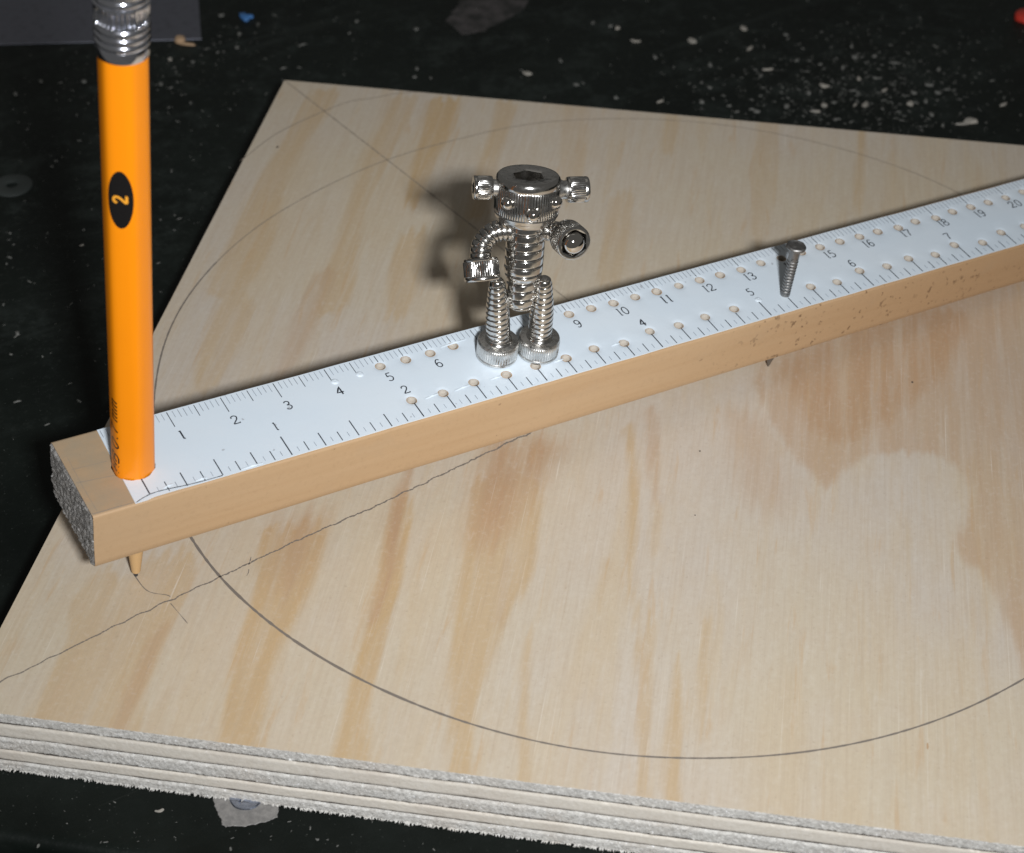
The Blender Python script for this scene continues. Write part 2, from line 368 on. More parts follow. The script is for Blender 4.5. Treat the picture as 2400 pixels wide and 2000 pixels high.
def text2d(txt, h, width, slant=0.0, gap=0.74):
    """stroke letters as flat ribbons, centred on 0,0"""
    out = []; x0 = 0
    for ch in txt:
        g = G[ch]; sm = g and g[0] == 's'
        for i, st in enumerate([q for q in g if q != 's']):
            p = smooth2(st, 4) if (sm and i == 0) else st
            q = []
            for a, b in zip(p, p[1:]):
                q += [(a[0] + (b[0] - a[0]) * k / 3, a[1] + (b[1] - a[1]) * k / 3) for k in range(3)]
            q.append(p[-1])
            out.append(ribbon([((x + x0 + slant * y) * h, y * h) for x, y in q], width, 0))
        x0 += {'.': 0.42, ' ': 0.3, 'm': 0.86, '1': 0.62}.get(ch, gap)
    v, f = join(*out); cx = (x0 - 0.14) * h / 2
    return [(p[0] - cx, p[1] - h / 2, p[2]) for p in v], f
def shift(vf, x, y, z=0.0): return [(p[0] + x, p[1] + y, p[2] + z) for p in vf[0]], vf[1]

# ---------------------------------------------------------------- measured outlines (mm on the board top / bench top)
BANDS= [('t',0.5,[(-1.33,8.75),(-5.0,12.67),(-9.32,9.48),(-12.84,6.57),(-15.21,-1.57),(-20.37,-6.67),(-25.06,-13.92),(-30.16,-21.57),(-16.91,-32.04),(-8.87,-19.72),(-4.52,-14.4),(-0.26,-7.58),(5.13,-1.02),(10.85,7.02),(6.39,12.06)]),('t',0.45,[(-18.32,-6.12),(-23.54,-13.7),(-28.09,-20.67),(-24.83,-24.55),(-20.86,-18.41),(-16.42,-12.21),(-15.01,-6.27)]),('t',0.35,[(-5.2,12.15),(-10.01,8.64),(-13.07,5.49),(-14.26,-2.1),(-9.27,2.18),(-2.76,7.06)]),('r',0.35,[(-5.12,-7.2),(-9.88,-13.64),(-15.73,-21.28),(-19.8,-27.37),(-16.86,-30.03),(-12.11,-23.3),(-6.84,-16.46),(-1.97,-8.95),(1.61,-3.89)]),('t',0.75,[(24.02,8.78),(20.58,2.88),(14.84,-6.43),(7.64,-16.63),(3.27,-23.21),(-1.05,-31.6),(-5.19,-39.61),(0.39,-44.74),(3.77,-38.49),(8.17,-30.34),(11.97,-23.6),(21.28,-13.65),(27.19,-7.13),(34.65,4.2)]),('s',0.55,[(26.81,11.23),(21.57,2.33),(18.08,-8.24),(22.87,-8.45),(29.88,-2.3),(37.36,8.07)]),('t',0.8,[(50.17,6.45),(39.6,-7.7),(33.3,-16.6),(24.61,-27.93),(17.37,-38.61),(12.24,-45.29),(8.24,-52.12),(13.5,-56.05),(20.56,-43.58),(24.33,-37.29),(33.92,-23.09),(40.03,-16.03),(51.62,1.51)]),('r',0.8,[(57.05,15.44),(53.7,10.53),(48.4,4.53),(38.16,-11.23),(32.91,-17.72),(29.09,-22.77),(32.4,-21.05),(34.61,-18.79),(39.83,-13.29),(50.3,1.7),(57.65,12.2)]),('t',0.65,[(64.08,2.93),(58.01,-7.45),(48.07,-22.12),(43.86,-28.63),(38.5,-37.16),(31.69,-48.43),(22.02,-64.72),(25.53,-67.66),(35.21,-51.25),(41.44,-44.53),(49.91,-34.5),(62.96,-23.39),(70.78,-12.67),(75.29,-3.29)]),('s',0.75,[(72.28,14.39),(62.56,0.82),(55.38,-11.29),(55.87,-16.75),(64.62,-13.79),(74.12,-6.85),(86.09,3.75)]),('r',0.45,[(57.98,-19.22),(52.49,-27.41),(48.74,-32.55),(49.77,-33.71),(54.11,-28.31),(59.98,-20.33)]),('t',0.5,[(52.32,-36.91),(45.9,-47.02),(40.01,-56.68),(32.67,-68.75),(34.31,-70.16),(41.88,-57.72),(47.82,-48.09),(54.11,-37.9)]),('t',0.65,[(97.99,1.64),(89.77,-12.74),(81.03,-25.56),(74.63,-35.3),(68.33,-48.17),(61.66,-60.23),(62.71,-60.81),(69.47,-48.81),(75.82,-35.96),(82.38,-26.31),(91.45,-13.67),(100.17,0.44)]),('r',0.5,[(104.46,4.17),(96.26,-9.21),(89.95,-19.78),(91.26,-20.51),(98.03,-10.2),(106.3,3.15)]),('t',0.45,[(90.23,-19.94),(82.54,-30.31),(83.13,-31.93),(91.09,-21.78)]),('t',0.55,[(72.73,-44.73),(63.88,-57.06),(55.45,-69.47),(47.0,-82.56),(48.15,-83.68),(57.24,-70.47),(65.74,-58.1),(74.34,-45.63)]),('t',0.6,[(71.81,-54.74),(65.66,-62.46),(59.15,-71.55),(49.65,-85.94),(51.7,-87.56),(61.67,-72.95),(67.75,-63.63),(73.07,-55.44)]),('t',0.5,[(80.71,-50.37),(72.26,-61.75),(64.72,-72.59),(65.54,-73.57),(73.75,-62.58),(81.99,-51.09)]),('t',0.3,[(74.57,-27.16),(66.99,-37.92),(66.84,-40.25),(74.12,-30.75)]),('r',0.47,[(124.1,-8.5),(122.5,-17.1),(121.0,-25.4),(120.3,-32.3),(125.7,-30.5),(130.8,-29.2),(135.4,-29.3),(143.2,-32.8),(146.2,-37.8),(143.9,-46.2),(136.4,-52.9),(132.2,-55.1),(130.3,-61.5),(131.3,-64.9),(127.7,-72.8),(122.8,-80.9),(118.1,-89.9),(123.2,-90.2),(212.1,7.8),(170.1,9.7),(133.0,5.7)]),('s',0.75,[(130.4,-3.0),(125.4,-17.8),(131.8,-26.4),(142.1,-25.4),(161.1,-20.0),(184.1,-2.1),(170.1,9.7),(133.0,5.7)]),('s',0.35,[(117.4,-3.0),(105.6,-23.3),(106.3,-33.1),(115.1,-31.8),(122.1,-16.0),(123.2,-8.0)]),('t',0.5,[(101.5,151.7),(75.3,122.5),(57.8,101.5),(44.3,83.2),(51.5,79.2),(66.2,96.9),(81.3,119.2),(105.7,146.6)]),('t',0.5,[(117.3,140.2),(97.1,115.6),(79.5,89.6),(62.0,65.3),(69.8,65.0),(83.7,87.3),(101.1,110.9),(122.5,134.6)]),('t',0.8,[(124.6,133.5),(111.7,115.2),(99.4,97.2),(99.7,91.1),(113.1,106.8),(130.9,128.7)]),('t',0.5,[(138.3,126.0),(124.9,108.0),(107.4,83.4),(111.8,81.0),(129.4,105.5),(142.4,121.0)]),('t',0.35,[(152.9,115.3),(129.5,80.7),(134.4,78.0),(157.6,111.4)]),('t',0.45,[(172.4,99.2),(161.3,85.5),(165.0,83.4),(174.9,96.5)]),('t',0.6,[(211.3,73.9),(186.8,44.5),(187.2,41.9),(212.5,71.9)]),('t',0.35,[(190.2,85.4),(159.2,45.8),(163.0,43.7),(193.7,82.1)]),('t',0.45,[(52.6,86.9),(36.7,67.5),(28.7,53.2),(34.4,51.9),(50.4,71.6)]),('t',0.5,[(91.7,82.9),(74.5,58.4),(79.0,55.9),(96.5,80.3)]),('t',0.4,[(140.2,74.8),(119.6,45.8),(126.1,44.4),(145.1,72.1)]),('r',0.35,[(68.2,78.3),(45.6,51.2),(49.1,49.3),(72.8,75.8)])]
CIRC= [(-179.7,100.97),(-173.2,101.23),(-167.6,101.16),(-163.1,101.17),(-157.6,101.1),(-150.2,101.14),(-146.3,101.25),(-140.3,101.43),(-133.9,101.62),(-127.9,101.73),(-121.3,101.62),(-115.3,101.61),(-107.7,101.58),(-101.3,101.42),(-94.2,101.08),(-86.2,100.61),(14.7,100.86),(18.9,101.23),(26.2,101.24),(34.8,101.28),(43.5,101.54),(49.1,101.84),(74.7,102.28),(80.7,101.34),(86.1,100.65),(93.0,100.69),(96.8,100.66),(102.6,100.33),(111.5,100.41),(116.5,100.79),(122.8,101.0),(130.1,101.12),(135.8,101.25),(142.2,101.13),(148.3,100.8),(154.4,100.49)]
ARC3= [(63.33,123.7),(73.3,129.48),(84.22,136.06),(95.62,139.8),(106.45,142.0),(113.09,140.79),(119.42,140.02),(124.54,137.97)]
DIAG1= [(97.53,159.12),(97.75,155.03),(100.05,140.94),(100.53,133.14),(102.1,116.15),(103.42,107.1),(107.34,77.57),(110.37,49.23)]
DIAG2= [(-29.02,-5.18),(-16.05,-3.29),(-4.52,-1.42),(2.45,-0.62),(12.52,0.54),(29.14,2.78),(46.53,4.34),(81.87,9.22)]
MARKS= [[(-0.34,8.82),(0.23,3.55),(2.75,0.92),(3.19,0.06)],[(2.6,-1.43),(3.3,-7.44)],[(12.22,12.32),(6.04,7.15),(-0.43,0.86),(-6.65,-5.18),(-11.01,-9.07)]]
TICKS= [[(19.55,2.72),(18.92,1.76),(18.33,1.01)],[(17.91,-0.06),(17.46,-0.84),(16.9,-1.4)]]
CHIPS= [(231.39,149.06),(214.59,149.21),(226.02,138.37),(223.41,126.44),(219.86,124.47),(231.28,111.66),(225.55,110.79),(237.72,121.98),(242.01,117.56),(251.33,125.68),(253.61,118.58),(248.63,120.76),(241.67,110.04),(246.06,108.67),(243.96,102.24),(235.89,103.66),(232.29,99.72),(234.27,98.16),(221.24,101.88),(224.92,103.26),(245.31,93.11),(249.71,92.18),(255.64,94.38),(264.26,104.41),(245.66,80.44),(246.6,86.11),(237.31,94.56),(228.22,103.41),(216.07,107.6),(207.67,109.28),(203.07,115.18),(197.95,120.42),(204.2,125.41),(203.62,128.75),(223.13,96.06),(211.34,135.81),(266.43,81.1),(256.12,98.63),(249.95,97.48),(239.67,140.16),(233.48,126.9),(139.03,204.2),(151.29,192.0),(140.87,171.58),(138.23,167.92),(141.81,165.46),(165.51,155.09),(177.07,157.07),(173.94,143.91),(179.48,132.94),(188.41,125.62),(200.92,156.85),(200.71,165.72),(196.35,171.98),(199.7,167.93),(200.75,146.81),(201.9,139.39),(85.08,208.03),(89.87,203.67),(97.9,205.77),(103.5,205.71),(107.35,212.71),(114.19,215.8),(107.25,225.22),(138.99,204.22),(134.08,198.8),(50.81,212.89),(60.7,207.49),(42.72,209.48),(40.66,172.39),(39.0,170.33),(77.87,196.45),(33.35,133.47),(40.91,172.1),(15.76,134.46),(9.96,119.15),(20.52,146.46),(35.99,139.62),(53.38,135.12),(22.83,93.16),(11.18,96.44),(5.58,100.58),(6.93,-50.04),(-6.09,-44.99),(-32.79,-29.27)]
BIGCHIP= [(253.03,78.3),(92.42,218.98),(-13.07,-32.11)]
SPATCH= [(-4.4,-33.64),(-4.85,-35.74),(-4.99,-37.42),(-5.06,-38.73),(-5.25,-39.85),(-4.69,-40.4),(-3.71,-40.79),(-2.36,-41.63),(-0.81,-42.04),(0.88,-42.45),(2.4,-42.6),(3.32,-42.35),(4.22,-40.83),(4.88,-39.82),(3.37,-35.21),(-0.16,-33.24)]
PATCH= [(160.96,192.86),(161.55,189.19),(160.82,184.08),(163.81,183.0),(166.65,182.56),(172.76,184.22),(180.5,186.76),(186.86,191.33),(190.59,198.66),(181.75,205.83),(173.98,205.3),(166.67,197.68)]

ZB = -13.9                                       # bench top; z = 0 is the board's top face
def inside_dist(px, py, poly):
    """signed distance to a polygon (positive inside), arrays in"""
    ins = np.zeros(px.shape, bool); d = np.full(px.shape, 1e9)
    for (x0, y0), (x1, y1) in zip(poly, poly[1:] + poly[:1]):
        dx, dy = x1 - x0, y1 - y0; t = np.clip(((px - x0) * dx + (py - y0) * dy) / (dx * dx + dy * dy + 1e-12), 0, 1)
        d = np.minimum(d, np.hypot(px - x0 - t * dx, py - y0 - t * dy))
        ins ^= ((y0 > py) != (y1 > py)) & (px < dx * (py - y0) / (dy if abs(dy) > 1e-12 else 1e-12) + x0)
    return np.where(ins, d, -d)

# ---------------------------------------------------------------- workbench
EV = Vector((0.7723, -0.6353, 0)); EN = Vector((0.6353, 0.7723, 0)); EP = Vector((-37.5, -24.4, 0))   # front edge and inward normal
def bench_row(off, z): return [tuple(EP + EV * t + EN * off + Vector((0, 0, z))) for t in np.linspace(-900, 1200, 60)]
rows = [bench_row(o, ZB + z) for o, z in ((2600, 0), (900, 0), (300, 0), (2.2, 0), (1.1, -0.15), (0.35, -0.7), (0.0, -1.6), (0.0, -3.0), (0.6, -3.4), (0.6, -9), (-9, -9.6), (-12, -10.2), (-13, -12), (-13, -60))]
V = [p for r in rows for p in r]; n = 60
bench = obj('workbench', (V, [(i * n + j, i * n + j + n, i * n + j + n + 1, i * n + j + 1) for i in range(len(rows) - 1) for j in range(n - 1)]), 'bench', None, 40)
tag(bench, kind='structure')
def patch_outline(poly, sub=5, jit=0.25):
    q = smooth2(poly + poly[:1], sub)[:-1]
    return [(x + random.uniform(-jit, jit), y + random.uniform(-jit, jit)) for x, y in q]
obj('worn_patch', plate(patch_outline(PATCH, 6, 0.5), ZB - 0.2, ZB + 0.05, 0.02), 'patch', bench)
# washer-like ring at the left edge
ring = lathe([(1.35, 0.0), (1.35, 0.35), (1.6, 0.5), (4.6, 0.5), (4.95, 0.3), (5.0, 0)], 48, False, False)
ws = obj('washer', ring, 'washer', None, 40); ws.location = Vector((27.6, 166.6, ZB)) * S
tag(ws, 'dark dusty flat washer with a round hole lying on the bench left of the pencil', 'washer')
# steel plate behind the pencil
pl = obj('steel_plate', plate([(97.0, 215.0), (150.6, 356.4), (20.6, 423.4), (-59.4, 288.4)], ZB, ZB + 0.22, 0.05), 'steel', None, 40)
tag(pl, 'grey steel plate with a square corner lying behind the pencil top', 'metal plate')
# screw sunk in the bench front
scw = thing('bench_screw', 'blued screw sunk in a chipped bare patch of the bench below the plywood front edge', 'screw', Matrix.Translation(Vector((0.1, -37.4, ZB)) * S))
obj('bare_patch', plate([(x - 0.1, y + 37.4) for x, y in patch_outline(SPATCH, 5, 0.12)], -0.3, 0.10, 0.1), 'grey_plug', scw)
prof = [(2.75, 0.02), (2.75, 0.42), (2.55, 0.62), (2.1, 0.66), (lambda t: 0.55 + 1.35 * abs(math.cos(2 * t)) ** 6, 0.64), (lambda t: 0.4 + 0.9 * abs(math.cos(2 * t)) ** 6, 0.1), (0.05, -0.2)]
obj('screw_head', put(lathe(prof, 64), frame((0.35, 1.1, 0.1), (-0.10, -0.16, 1), (1, 0.5, 0))), 'bluesteel', scw, 35)
# coloured scraps and chips
def flake(a, b, h, k=9, curl=0.0):
    top, bot = [], []
    for i in range(k):
        t = 2 * math.pi * i / k; q = 1 + random.uniform(-0.28, 0.28)
        x, y = a * q * math.cos(t), b * q * math.sin(t); z = curl * (x / a) ** 2
        bot.append((x, y, z)); top.append((x * 0.8, y * 0.8, z + h * random.uniform(0.7, 1.2)))
    return loft([bot, top])
def scatter(name, vf, mat, x, y, rz, label, cat, group=None, tilt=0.0):
    o = obj(name, vf, mat, None, 50); o.location = (x * S, y * S, ZB * S + 0.0005); o.rotation_euler = (tilt, tilt * 0.6, rz)
    return tag(o, label, cat, group)
bl = plate(patch_outline([(-1.9, -1.6), (-0.9, -2.1), (-0.1, -1.3), (1.2, -1.9), (1.9, -0.9), (1.0, 0.1), (1.3, 1.5), (0.4, 2.6), (-0.6, 1.4), (-1.3, 0.2)], 3, 0.08), 0, 0.6, 0.15)
scatter('paint_chip', bl, 'blue', 112.8, 221.2, 0.4, 'small bright blue chip lying on the bench beyond the pencil', 'chip')
scatter('plastic_scrap', plate(patch_outline([(-2.6, -2), (0, -2.8), (3.2, -2), (4, 1), (2, 3.2), (-1, 3), (-3, 1)], 4, 0.06), 0, 1.6, 0.5), 'red', 305.3, 116.0, 0.2, 'red scrap at the right edge of the bench behind the ruler', 'scrap')
scatter('wood_chip', join(flake(2.5, 1.2, 0.8), shift(flake(2.2, 0.35, 0.4), -2.0, -0.9)), 'chip', 253.0, 78.6, -0.35, 'largest pale wood chip close behind the far right edge of the plywood', 'wood chip', 'wood chips strewn on the bench')
scatter('wood_chip', join(flake(1.7, 1.3, 1.0), shift(flake(3.0, 0.5, 0.4), 2.4, -1.5)), 'chip_tan', 91.4, 217.2, -0.75, 'tan wood chip with a tail lying beside the corner of the steel plate', 'wood chip', 'wood chips strewn on the bench')
scatter('wood_chip', flake(0.75, 0.22, 0.25, curl=0.3), 'chip', -13.1, -32.1, -0.2, 'small curled pale shaving on the bench below the front edge of the plywood', 'wood chip', 'wood chips strewn on the bench')
LONG = {2, 3, 14, 16, 18, 36, 50, 51, 72}; BIG = {0, 1, 5, 12, 17, 19, 20, 46, 52, 57}
ORD = ['first', 'second', 'third', 'fourth', 'fifth', 'sixth', 'seventh', 'eighth', 'ninth', 'tenth', 'eleventh', 'twelfth']
def across(i): x, y = CHIPS[i]; d = Vector((x, y, ZB)) - Cw; return d.dot(RIGHT) / d.dot(FWD)
named = {}
for kind, ids in (('slender pale shaving', LONG), ('plump pale wood chip', BIG)):
    for where, sel in (('in the dust behind the plywood', [i for i in ids if i < 41]), ('beyond the plywood, behind the robot', [i for i in ids if 41 <= i < 57]), ('on the bench beside the pencil', [i for i in ids if i >= 57])):
        sel.sort(key=across)
        for k_, i in enumerate(sel): named[i] = kind + (', ' + ORD[k_] + ' from the left ' if len(sel) > 1 else ' ') + where
rest = []
for i, (x, y) in enumerate(CHIPS):
    s = random.uniform(0.5, 0.85) * (1.5 if i in BIG else 1.0) * (0.8 if 41 <= i < 72 else 1) * (0.45 if i >= 72 else 1)
    a, b = (s * 2.0, s * 0.5) if i in LONG else (s * random.uniform(0.9, 1.4), s * random.uniform(0.6, 0.9))
    fl = flake(a, b, 0.5 * s + 0.1, curl=random.uniform(0, 0.3)); rz = random.uniform(-0.7, 0.5) if i in LONG else random.uniform(0, 6)
    if i in named: scatter('wood_chip', fl, 'chip', x, y, rz, named[i], 'wood chip', 'wood chips strewn on the bench', random.uniform(-.15, .15))
    else: rest.append(put(fl, ((Vector((x, y, ZB + 0.02))), Vector((math.cos(rz), math.sin(rz), 0)), Vector((-math.sin(rz), math.cos(rz), 0)), Vector((0, 0, 1)))))
tag(obj('wood_crumbs', join(*rest), 'dust', None, 50), 'small crumbs of wood scattered over the dark bench', 'wood crumbs', kind='stuff')
# sawdust too fine to count
V, Fc = [], []
BC = Vector((113.5, 13.1)); BA = Vector((97.7, 159.5)) - BC
def on_board(x, y, pad=2.0):
    p = Vector((x, y)) - BC; u = (BA.normalized() + Vector((-BA.y, BA.x)).normalized()).normalized(); v_ = Vector((-u.y, u.x)); h = 104.2 + pad
    return max(abs(p.dot(Vector((0.7793, -0.6266)))), abs(p.dot(Vector((0.6266, 0.7793))) + 3) - 3) < h
k = 0
while k < 2600:
    q = rng.random()
    if q < 0.50: x, y = rng.normal(238, 22), rng.normal(106, 17)
    elif q < 0.66: x, y = rng.uniform(0, 320), rng.uniform(60, 290)
    elif q < 0.80: x, y = rng.normal(30, 40), rng.normal(140, 60)
    elif q < 0.90: x, y = rng.normal(85, 25), rng.normal(205, 14)
    else: t = rng.uniform(-60, 160); p = EP + EV * t + EN * rng.uniform(1, 16); x, y = p.x, p.y
    if on_board(x, y, 0.6) or (x - EP.x) * EN.x + (y - EP.y) * EN.y < 0.8: continue
    k += 1
    s = min(0.7, 0.07 + rng.exponential(0.085)) * (0.5 if q > 0.9 else 1.0); a = rng.uniform(0, 6.3); e = rng.uniform(1, 2.6); z = ZB
    ca, sa = math.cos(a), math.sin(a); i0 = len(V)
    for dx, dy, dz in ((-e, -.6, 0.05), (e, -.5, 0.05), (e * .8, .6, 0.05), (-e * .9, .5, 0.05), (0.1, 0, 0.75)):
        V.append((x + s * (dx * ca - dy * sa), y + s * (dx * sa + dy * ca), z + s * dz * 0.8))
    Fc += [(i0, i0 + 1, i0 + 4), (i0 + 1, i0 + 2, i0 + 4), (i0 + 2, i0 + 3, i0 + 4), (i0 + 3, i0, i0 + 4)]
tag(obj('sawdust', (V, Fc), 'dust'), 'fine pale sawdust sprinkled over the dark bench', 'sawdust', kind='stuff')

# ---------------------------------------------------------------- plywood board: five plies
HB = 104.15; HF = 110.15; UV = Vector((math.cos(math.radians(-38.8)), math.sin(math.radians(-38.8)), 0)); UL = Vector((-UV.y, UV.x, 0)); B0 = Vector((113.5, 13.1, 0))
board = thing('plywood_board', 'square pale pine plywood board with pencilled circle and diagonals under the ruler stick', 'plywood', Matrix.Translation(Vector((B0.x, B0.y, 0)) * S))
def bl2(u, v, z): return tuple(UV * u + UL * v + Vector((0, 0, z)))          # board-local point, v=-HB is the front edge
def grow(n):                                       # fine where seen, cheap elsewhere
    return np.linspace(-HB, HB, n)
NG = 400
gx = grow(NG); gy = np.linspace(-HF, HB, NG); uu, vv = np.meshgrid(gx, gy)
jf = np.array([0.10 * noise.noise(Vector((u * 1.1, 3.1, 0))) + 0.08 * noise.noise(Vector((u * 4.0, 7.7, 0))) for u in gx])
wx = UV.x * uu + UL.x * vv; wy = UV.y * uu + UL.y * vv
zz = np.zeros_like(uu)
vedge = vv.copy(); vedge[0, :] += jf
VX = UV.x * uu + UL.x * vedge; VY = UV.y * uu + UL.y * vedge
V = np.stack([VX, VY, zz], -1).reshape(-1, 3)
idx = np.arange(NG * NG).reshape(NG, NG)
Fq = np.stack([idx[:-1, :-1], idx[:-1, 1:], idx[1:, 1:], idx[1:, :-1]], -1).reshape(-1, 4)
top = obj('ply', ([tuple(p) for p in V.tolist()], [tuple(q) for q in Fq.tolist()]), 'veneer', board)
top['label'] = 'pale pine face veneer with tan and reddish grain figure'
# grain figure traced as soft-edged patches, warped along the grain
wn = np.array([[noise.noise(Vector((u * 0.22, v * 0.018, 1.0))) for u in gx[::4]] for v in gy[::4]]); wn = np.kron(wn, np.ones((4, 4)))[:NG, :NG]
k5 = np.ones(9) / 9
wn = np.apply_along_axis(lambda r: np.convolve(r, k5, 'same'), 0, np.apply_along_axis(lambda r: np.convolve(r, k5, 'same'), 1, wn))
wf = np.array([[noise.noise(Vector((u * 1.0, v * 0.05, 3.0))) for u in gx] for v in gy[::4]]); wf = np.repeat(wf, 4, 0)[:NG]
wf = np.apply_along_axis(lambda r: np.convolve(r, k5, 'same'), 0, wf)
px = wx + B0.x + UV.x * (wn * 2.2 + wf * 1.1); py = wy + B0.y + UV.y * (wn * 2.2 + wf * 1.1)
wl1 = np.array([4.5 * noise.noise(Vector((u * 0.8, 5.0, 0))) + 3.2 * noise.noise(Vector((u * 2.3, 9.0, 0))) for u in gx]); wl = np.tile(wl1, (NG, 1))      # ragged ends along the grain
fig = {'s': np.zeros_like(px), 't': np.zeros_like(px), 'r': np.zeros_like(px)}
for kind, st, poly in BANDS:
    poly = smooth2(list(poly) + [poly[0]], 3)[:-1]
    k_ = {'t': 1.0, 'r': 0.45, 's': 1.0}[kind]; d = inside_dist(px + UL.x * wl * k_, py + UL.y * wl * k_, poly); sf = {'t': 1.9, 'r': 2.2, 's': 9.0}[kind]; a = np.clip((d + sf * 0.35) / sf, 0, 1); a = a * a * (3 - 2 * a)
    inner = 0.72 + 0.28 * np.clip(1 - np.abs(d) / 6, 0, 1) if kind == 't' else 1.0          # late wood is densest along its border
    fig[kind] = np.maximum(fig[kind], st * a * inner)
fig['r'] = np.maximum(fig['r'], fig['s'])
for nm, key in (('tan_figure', 't'), ('red_figure', 'r')):
    at = top.data.attributes.new(nm, 'FLOAT', 'POINT'); at.data.foreach_set('value', fig[key].reshape(-1).astype(np.float32))
# ply edges: rough sawn front faces, recessed glue lines
ZL = [0.0, -2.45, -5.75, -8.95, -11.6, -13.85]
ne = 900; ue = np.linspace(-HB, HB, ne)
for k in range(5):
    z1 = ZL[k] - (0.0 if k == 0 else 0.2); z0 = ZL[k + 1] + (0.2 if k < 4 else 0.0)
    rough = k % 2 == 0; amp = 0.17 if rough else 0.045; nz = 9; rows = []
    for j in range(nz + 1):
        t = j / nz; row = []
        for u in ue:
            wav = (0.17 * noise.noise(Vector((u * 0.13, k * 5.0, 2))) + 0.10 * noise.noise(Vector((u * 0.7, k * 3.0, j * 0.2)))) * (1 if 0 < j < nz else 1)
            z = z1 + (z0 - z1) * t + (wav if not (k == 0 and j == 0) and not (k == 4 and j == nz) else 0)
            d = amp * noise.noise(Vector((u * 3.6, z * 3.6, k))) + amp * 0.8 * noise.noise(Vector((u * 9.5 + z * (5 if rough else 0), z * 8, k + 9.0)))
            ed = 0.22 * (max(0, abs(2 * t - 1) - 0.75) / 0.25) ** 2 * (1.0 if rough else 0.7)
            v = -HF + d + ed - (0.06 if rough else 0.0)
            if k == 0 and j == 0: v = -HF + float(np.interp(u, gx, jf)) + 0.0
            if k == 4 and j == nz: z += 0.35 * noise.noise(Vector((u * 2.2, 1, 1))) * 0.4
            row.append(bl2(u, v, z))
        rows.append(row)
    V = [p for r in rows for p in r]
    Fc = [(j * ne + i, j * ne + i + ne, j * ne + i + ne + 1, j * ne + i + 1) for j in range(nz) for i in range(ne - 1)]
    i0 = len(V)                                    # back, sides, top and underside of the sheet
    V += [bl2(-HB, HB, z1 - (0.02 if k == 0 else 0)), bl2(HB, HB, z1 - (0.02 if k == 0 else 0)), bl2(HB, HB, z0), bl2(-HB, HB, z0)]
    Fc += [(i0, i0 + 3, i0 + 2, i0 + 1), (0, nz * ne, i0 + 3, i0), (ne - 1, i0 + 1, i0 + 2, nz * ne + ne - 1)]
    if k > 0: Fc.append(tuple(range(ne)) + (i0 + 1, i0))
    Fc.append(tuple(range(nz * ne + ne - 1, nz * ne - 1, -1)) + (i0 + 3, i0 + 2))
    if k == 0:                                     # the face veneer's own edge
        edge = obj('ply_edge', (V, Fc), 'ply_end', top, 60); edge['label'] = 'rough grey sawn edge of the face veneer'
    else:
        o = obj('ply', (V, Fc), 'ply_end' if rough else 'ply_long', board, 60)
for k in range(1, 5):
    zc = ZL[k]
    a = HB - 0.55
    v, f = box((-a, -HF + 0.34, zc - 0.3), (a, HB - 0.3, zc + 0.3))
    obj('glue_line', ([bl2(*p) for p in v], f), 'glue', board)
# torn fibres along the lower arris
V, Fc = [], []
for i in range(1500):
    u = rng.uniform(-HB, HB); c = 0.5 + 0.5 * noise.noise(Vector((u * 0.35, 0, 5))); L_ = rng.uniform(0.15, 0.55) * (0.4 + 1.2 * c); wd = rng.uniform(0.10, 0.26); z = ZL[5] + rng.uniform(0.05, 0.5)
    du = rng.uniform(-0.35, 0.35); i0 = len(V); v = -HF - 0.02
    V += [bl2(u - wd, v + 0.05, z), bl2(u + wd, v + 0.05, z), bl2(u + du, v - L_ * 0.9, max(ZB + 0.03, z - L_ * 0.7)), bl2(u, v + 0.1, z - 0.22)]
    Fc += [(i0, i0 + 1, i0 + 2), (i0, i0 + 2, i0 + 3), (i0 + 1, i0 + 3, i0 + 2)]
for i in range(900):
    u = rng.uniform(-HB, HB); L_ = rng.uniform(0.06, 0.25); wd = rng.uniform(0.06, 0.16); i0 = len(V); v = -HF - 0.02; z = rng.uniform(-0.25, -0.02)
    V += [bl2(u - wd, v + 0.05, z), bl2(u + wd, v + 0.05, z), bl2(u, v - L_, z + 0.05), bl2(u, v + 0.1, z - 0.2)]
    Fc += [(i0, i0 + 1, i0 + 2), (i0, i0 + 2, i0 + 3), (i0 + 1, i0 + 3, i0 + 2)]
fr = obj('splinters', (V, Fc), 'ply_end', board); fr['kind'] = 'stuff'
# pencil lines on the board
def bline(pts, wd, mat, jit=0.3, label=None, wob=0.0):
    q = [(x - B0.x, y - B0.y) for x, y in pts]
    if wob: q = [(x + wob * random.gauss(0, 1), y + wob * random.gauss(0, 1)) for x, y in q]
    o = obj('pencil_line', ribbon(q, wd, 0.03, jit), mat, board)
    if label: o['label'] = label
th = np.array([c[0] for c in CIRC]); rd = np.array([c[1] for c in CIRC])
def circ_seg(a0, a1, wd, mat, label=None):
    n = int(abs(a1 - a0) * 2); T = np.linspace(a0, a1, n)
    R_ = np.interp(T, np.r_[th - 360, th, th + 360], np.r_[rd, rd, rd])
    K = np.ones(15) / 15; R_ = np.convolve(np.pad(R_, 7, 'edge'), K, 'valid')
    W_ = wd if not callable(wd) else [wd((t - a0) / (a1 - a0)) for t in T]
    bline([(113.16 + r * math.cos(math.radians(t)), 12.86 + r * math.sin(math.radians(t))) for t, r in zip(T, R_)], W_, mat, 0.25, label)
circ_seg(-186, -60, lambda t: 0.42 + 0.10 * math.sin(9 * t) if t < 0.4 else 0.34, 'graphite', 'front arc of the drawn circle')
circ_seg(-60, 0, 0.33, 'graphite'); circ_seg(0, 72, 0.24, 'graphite_faint'); circ_seg(72, 128, 0.26, 'graphite_faint'); circ_seg(128, 174, 0.34, 'graphite', 'arc of the drawn circle behind the pencil')
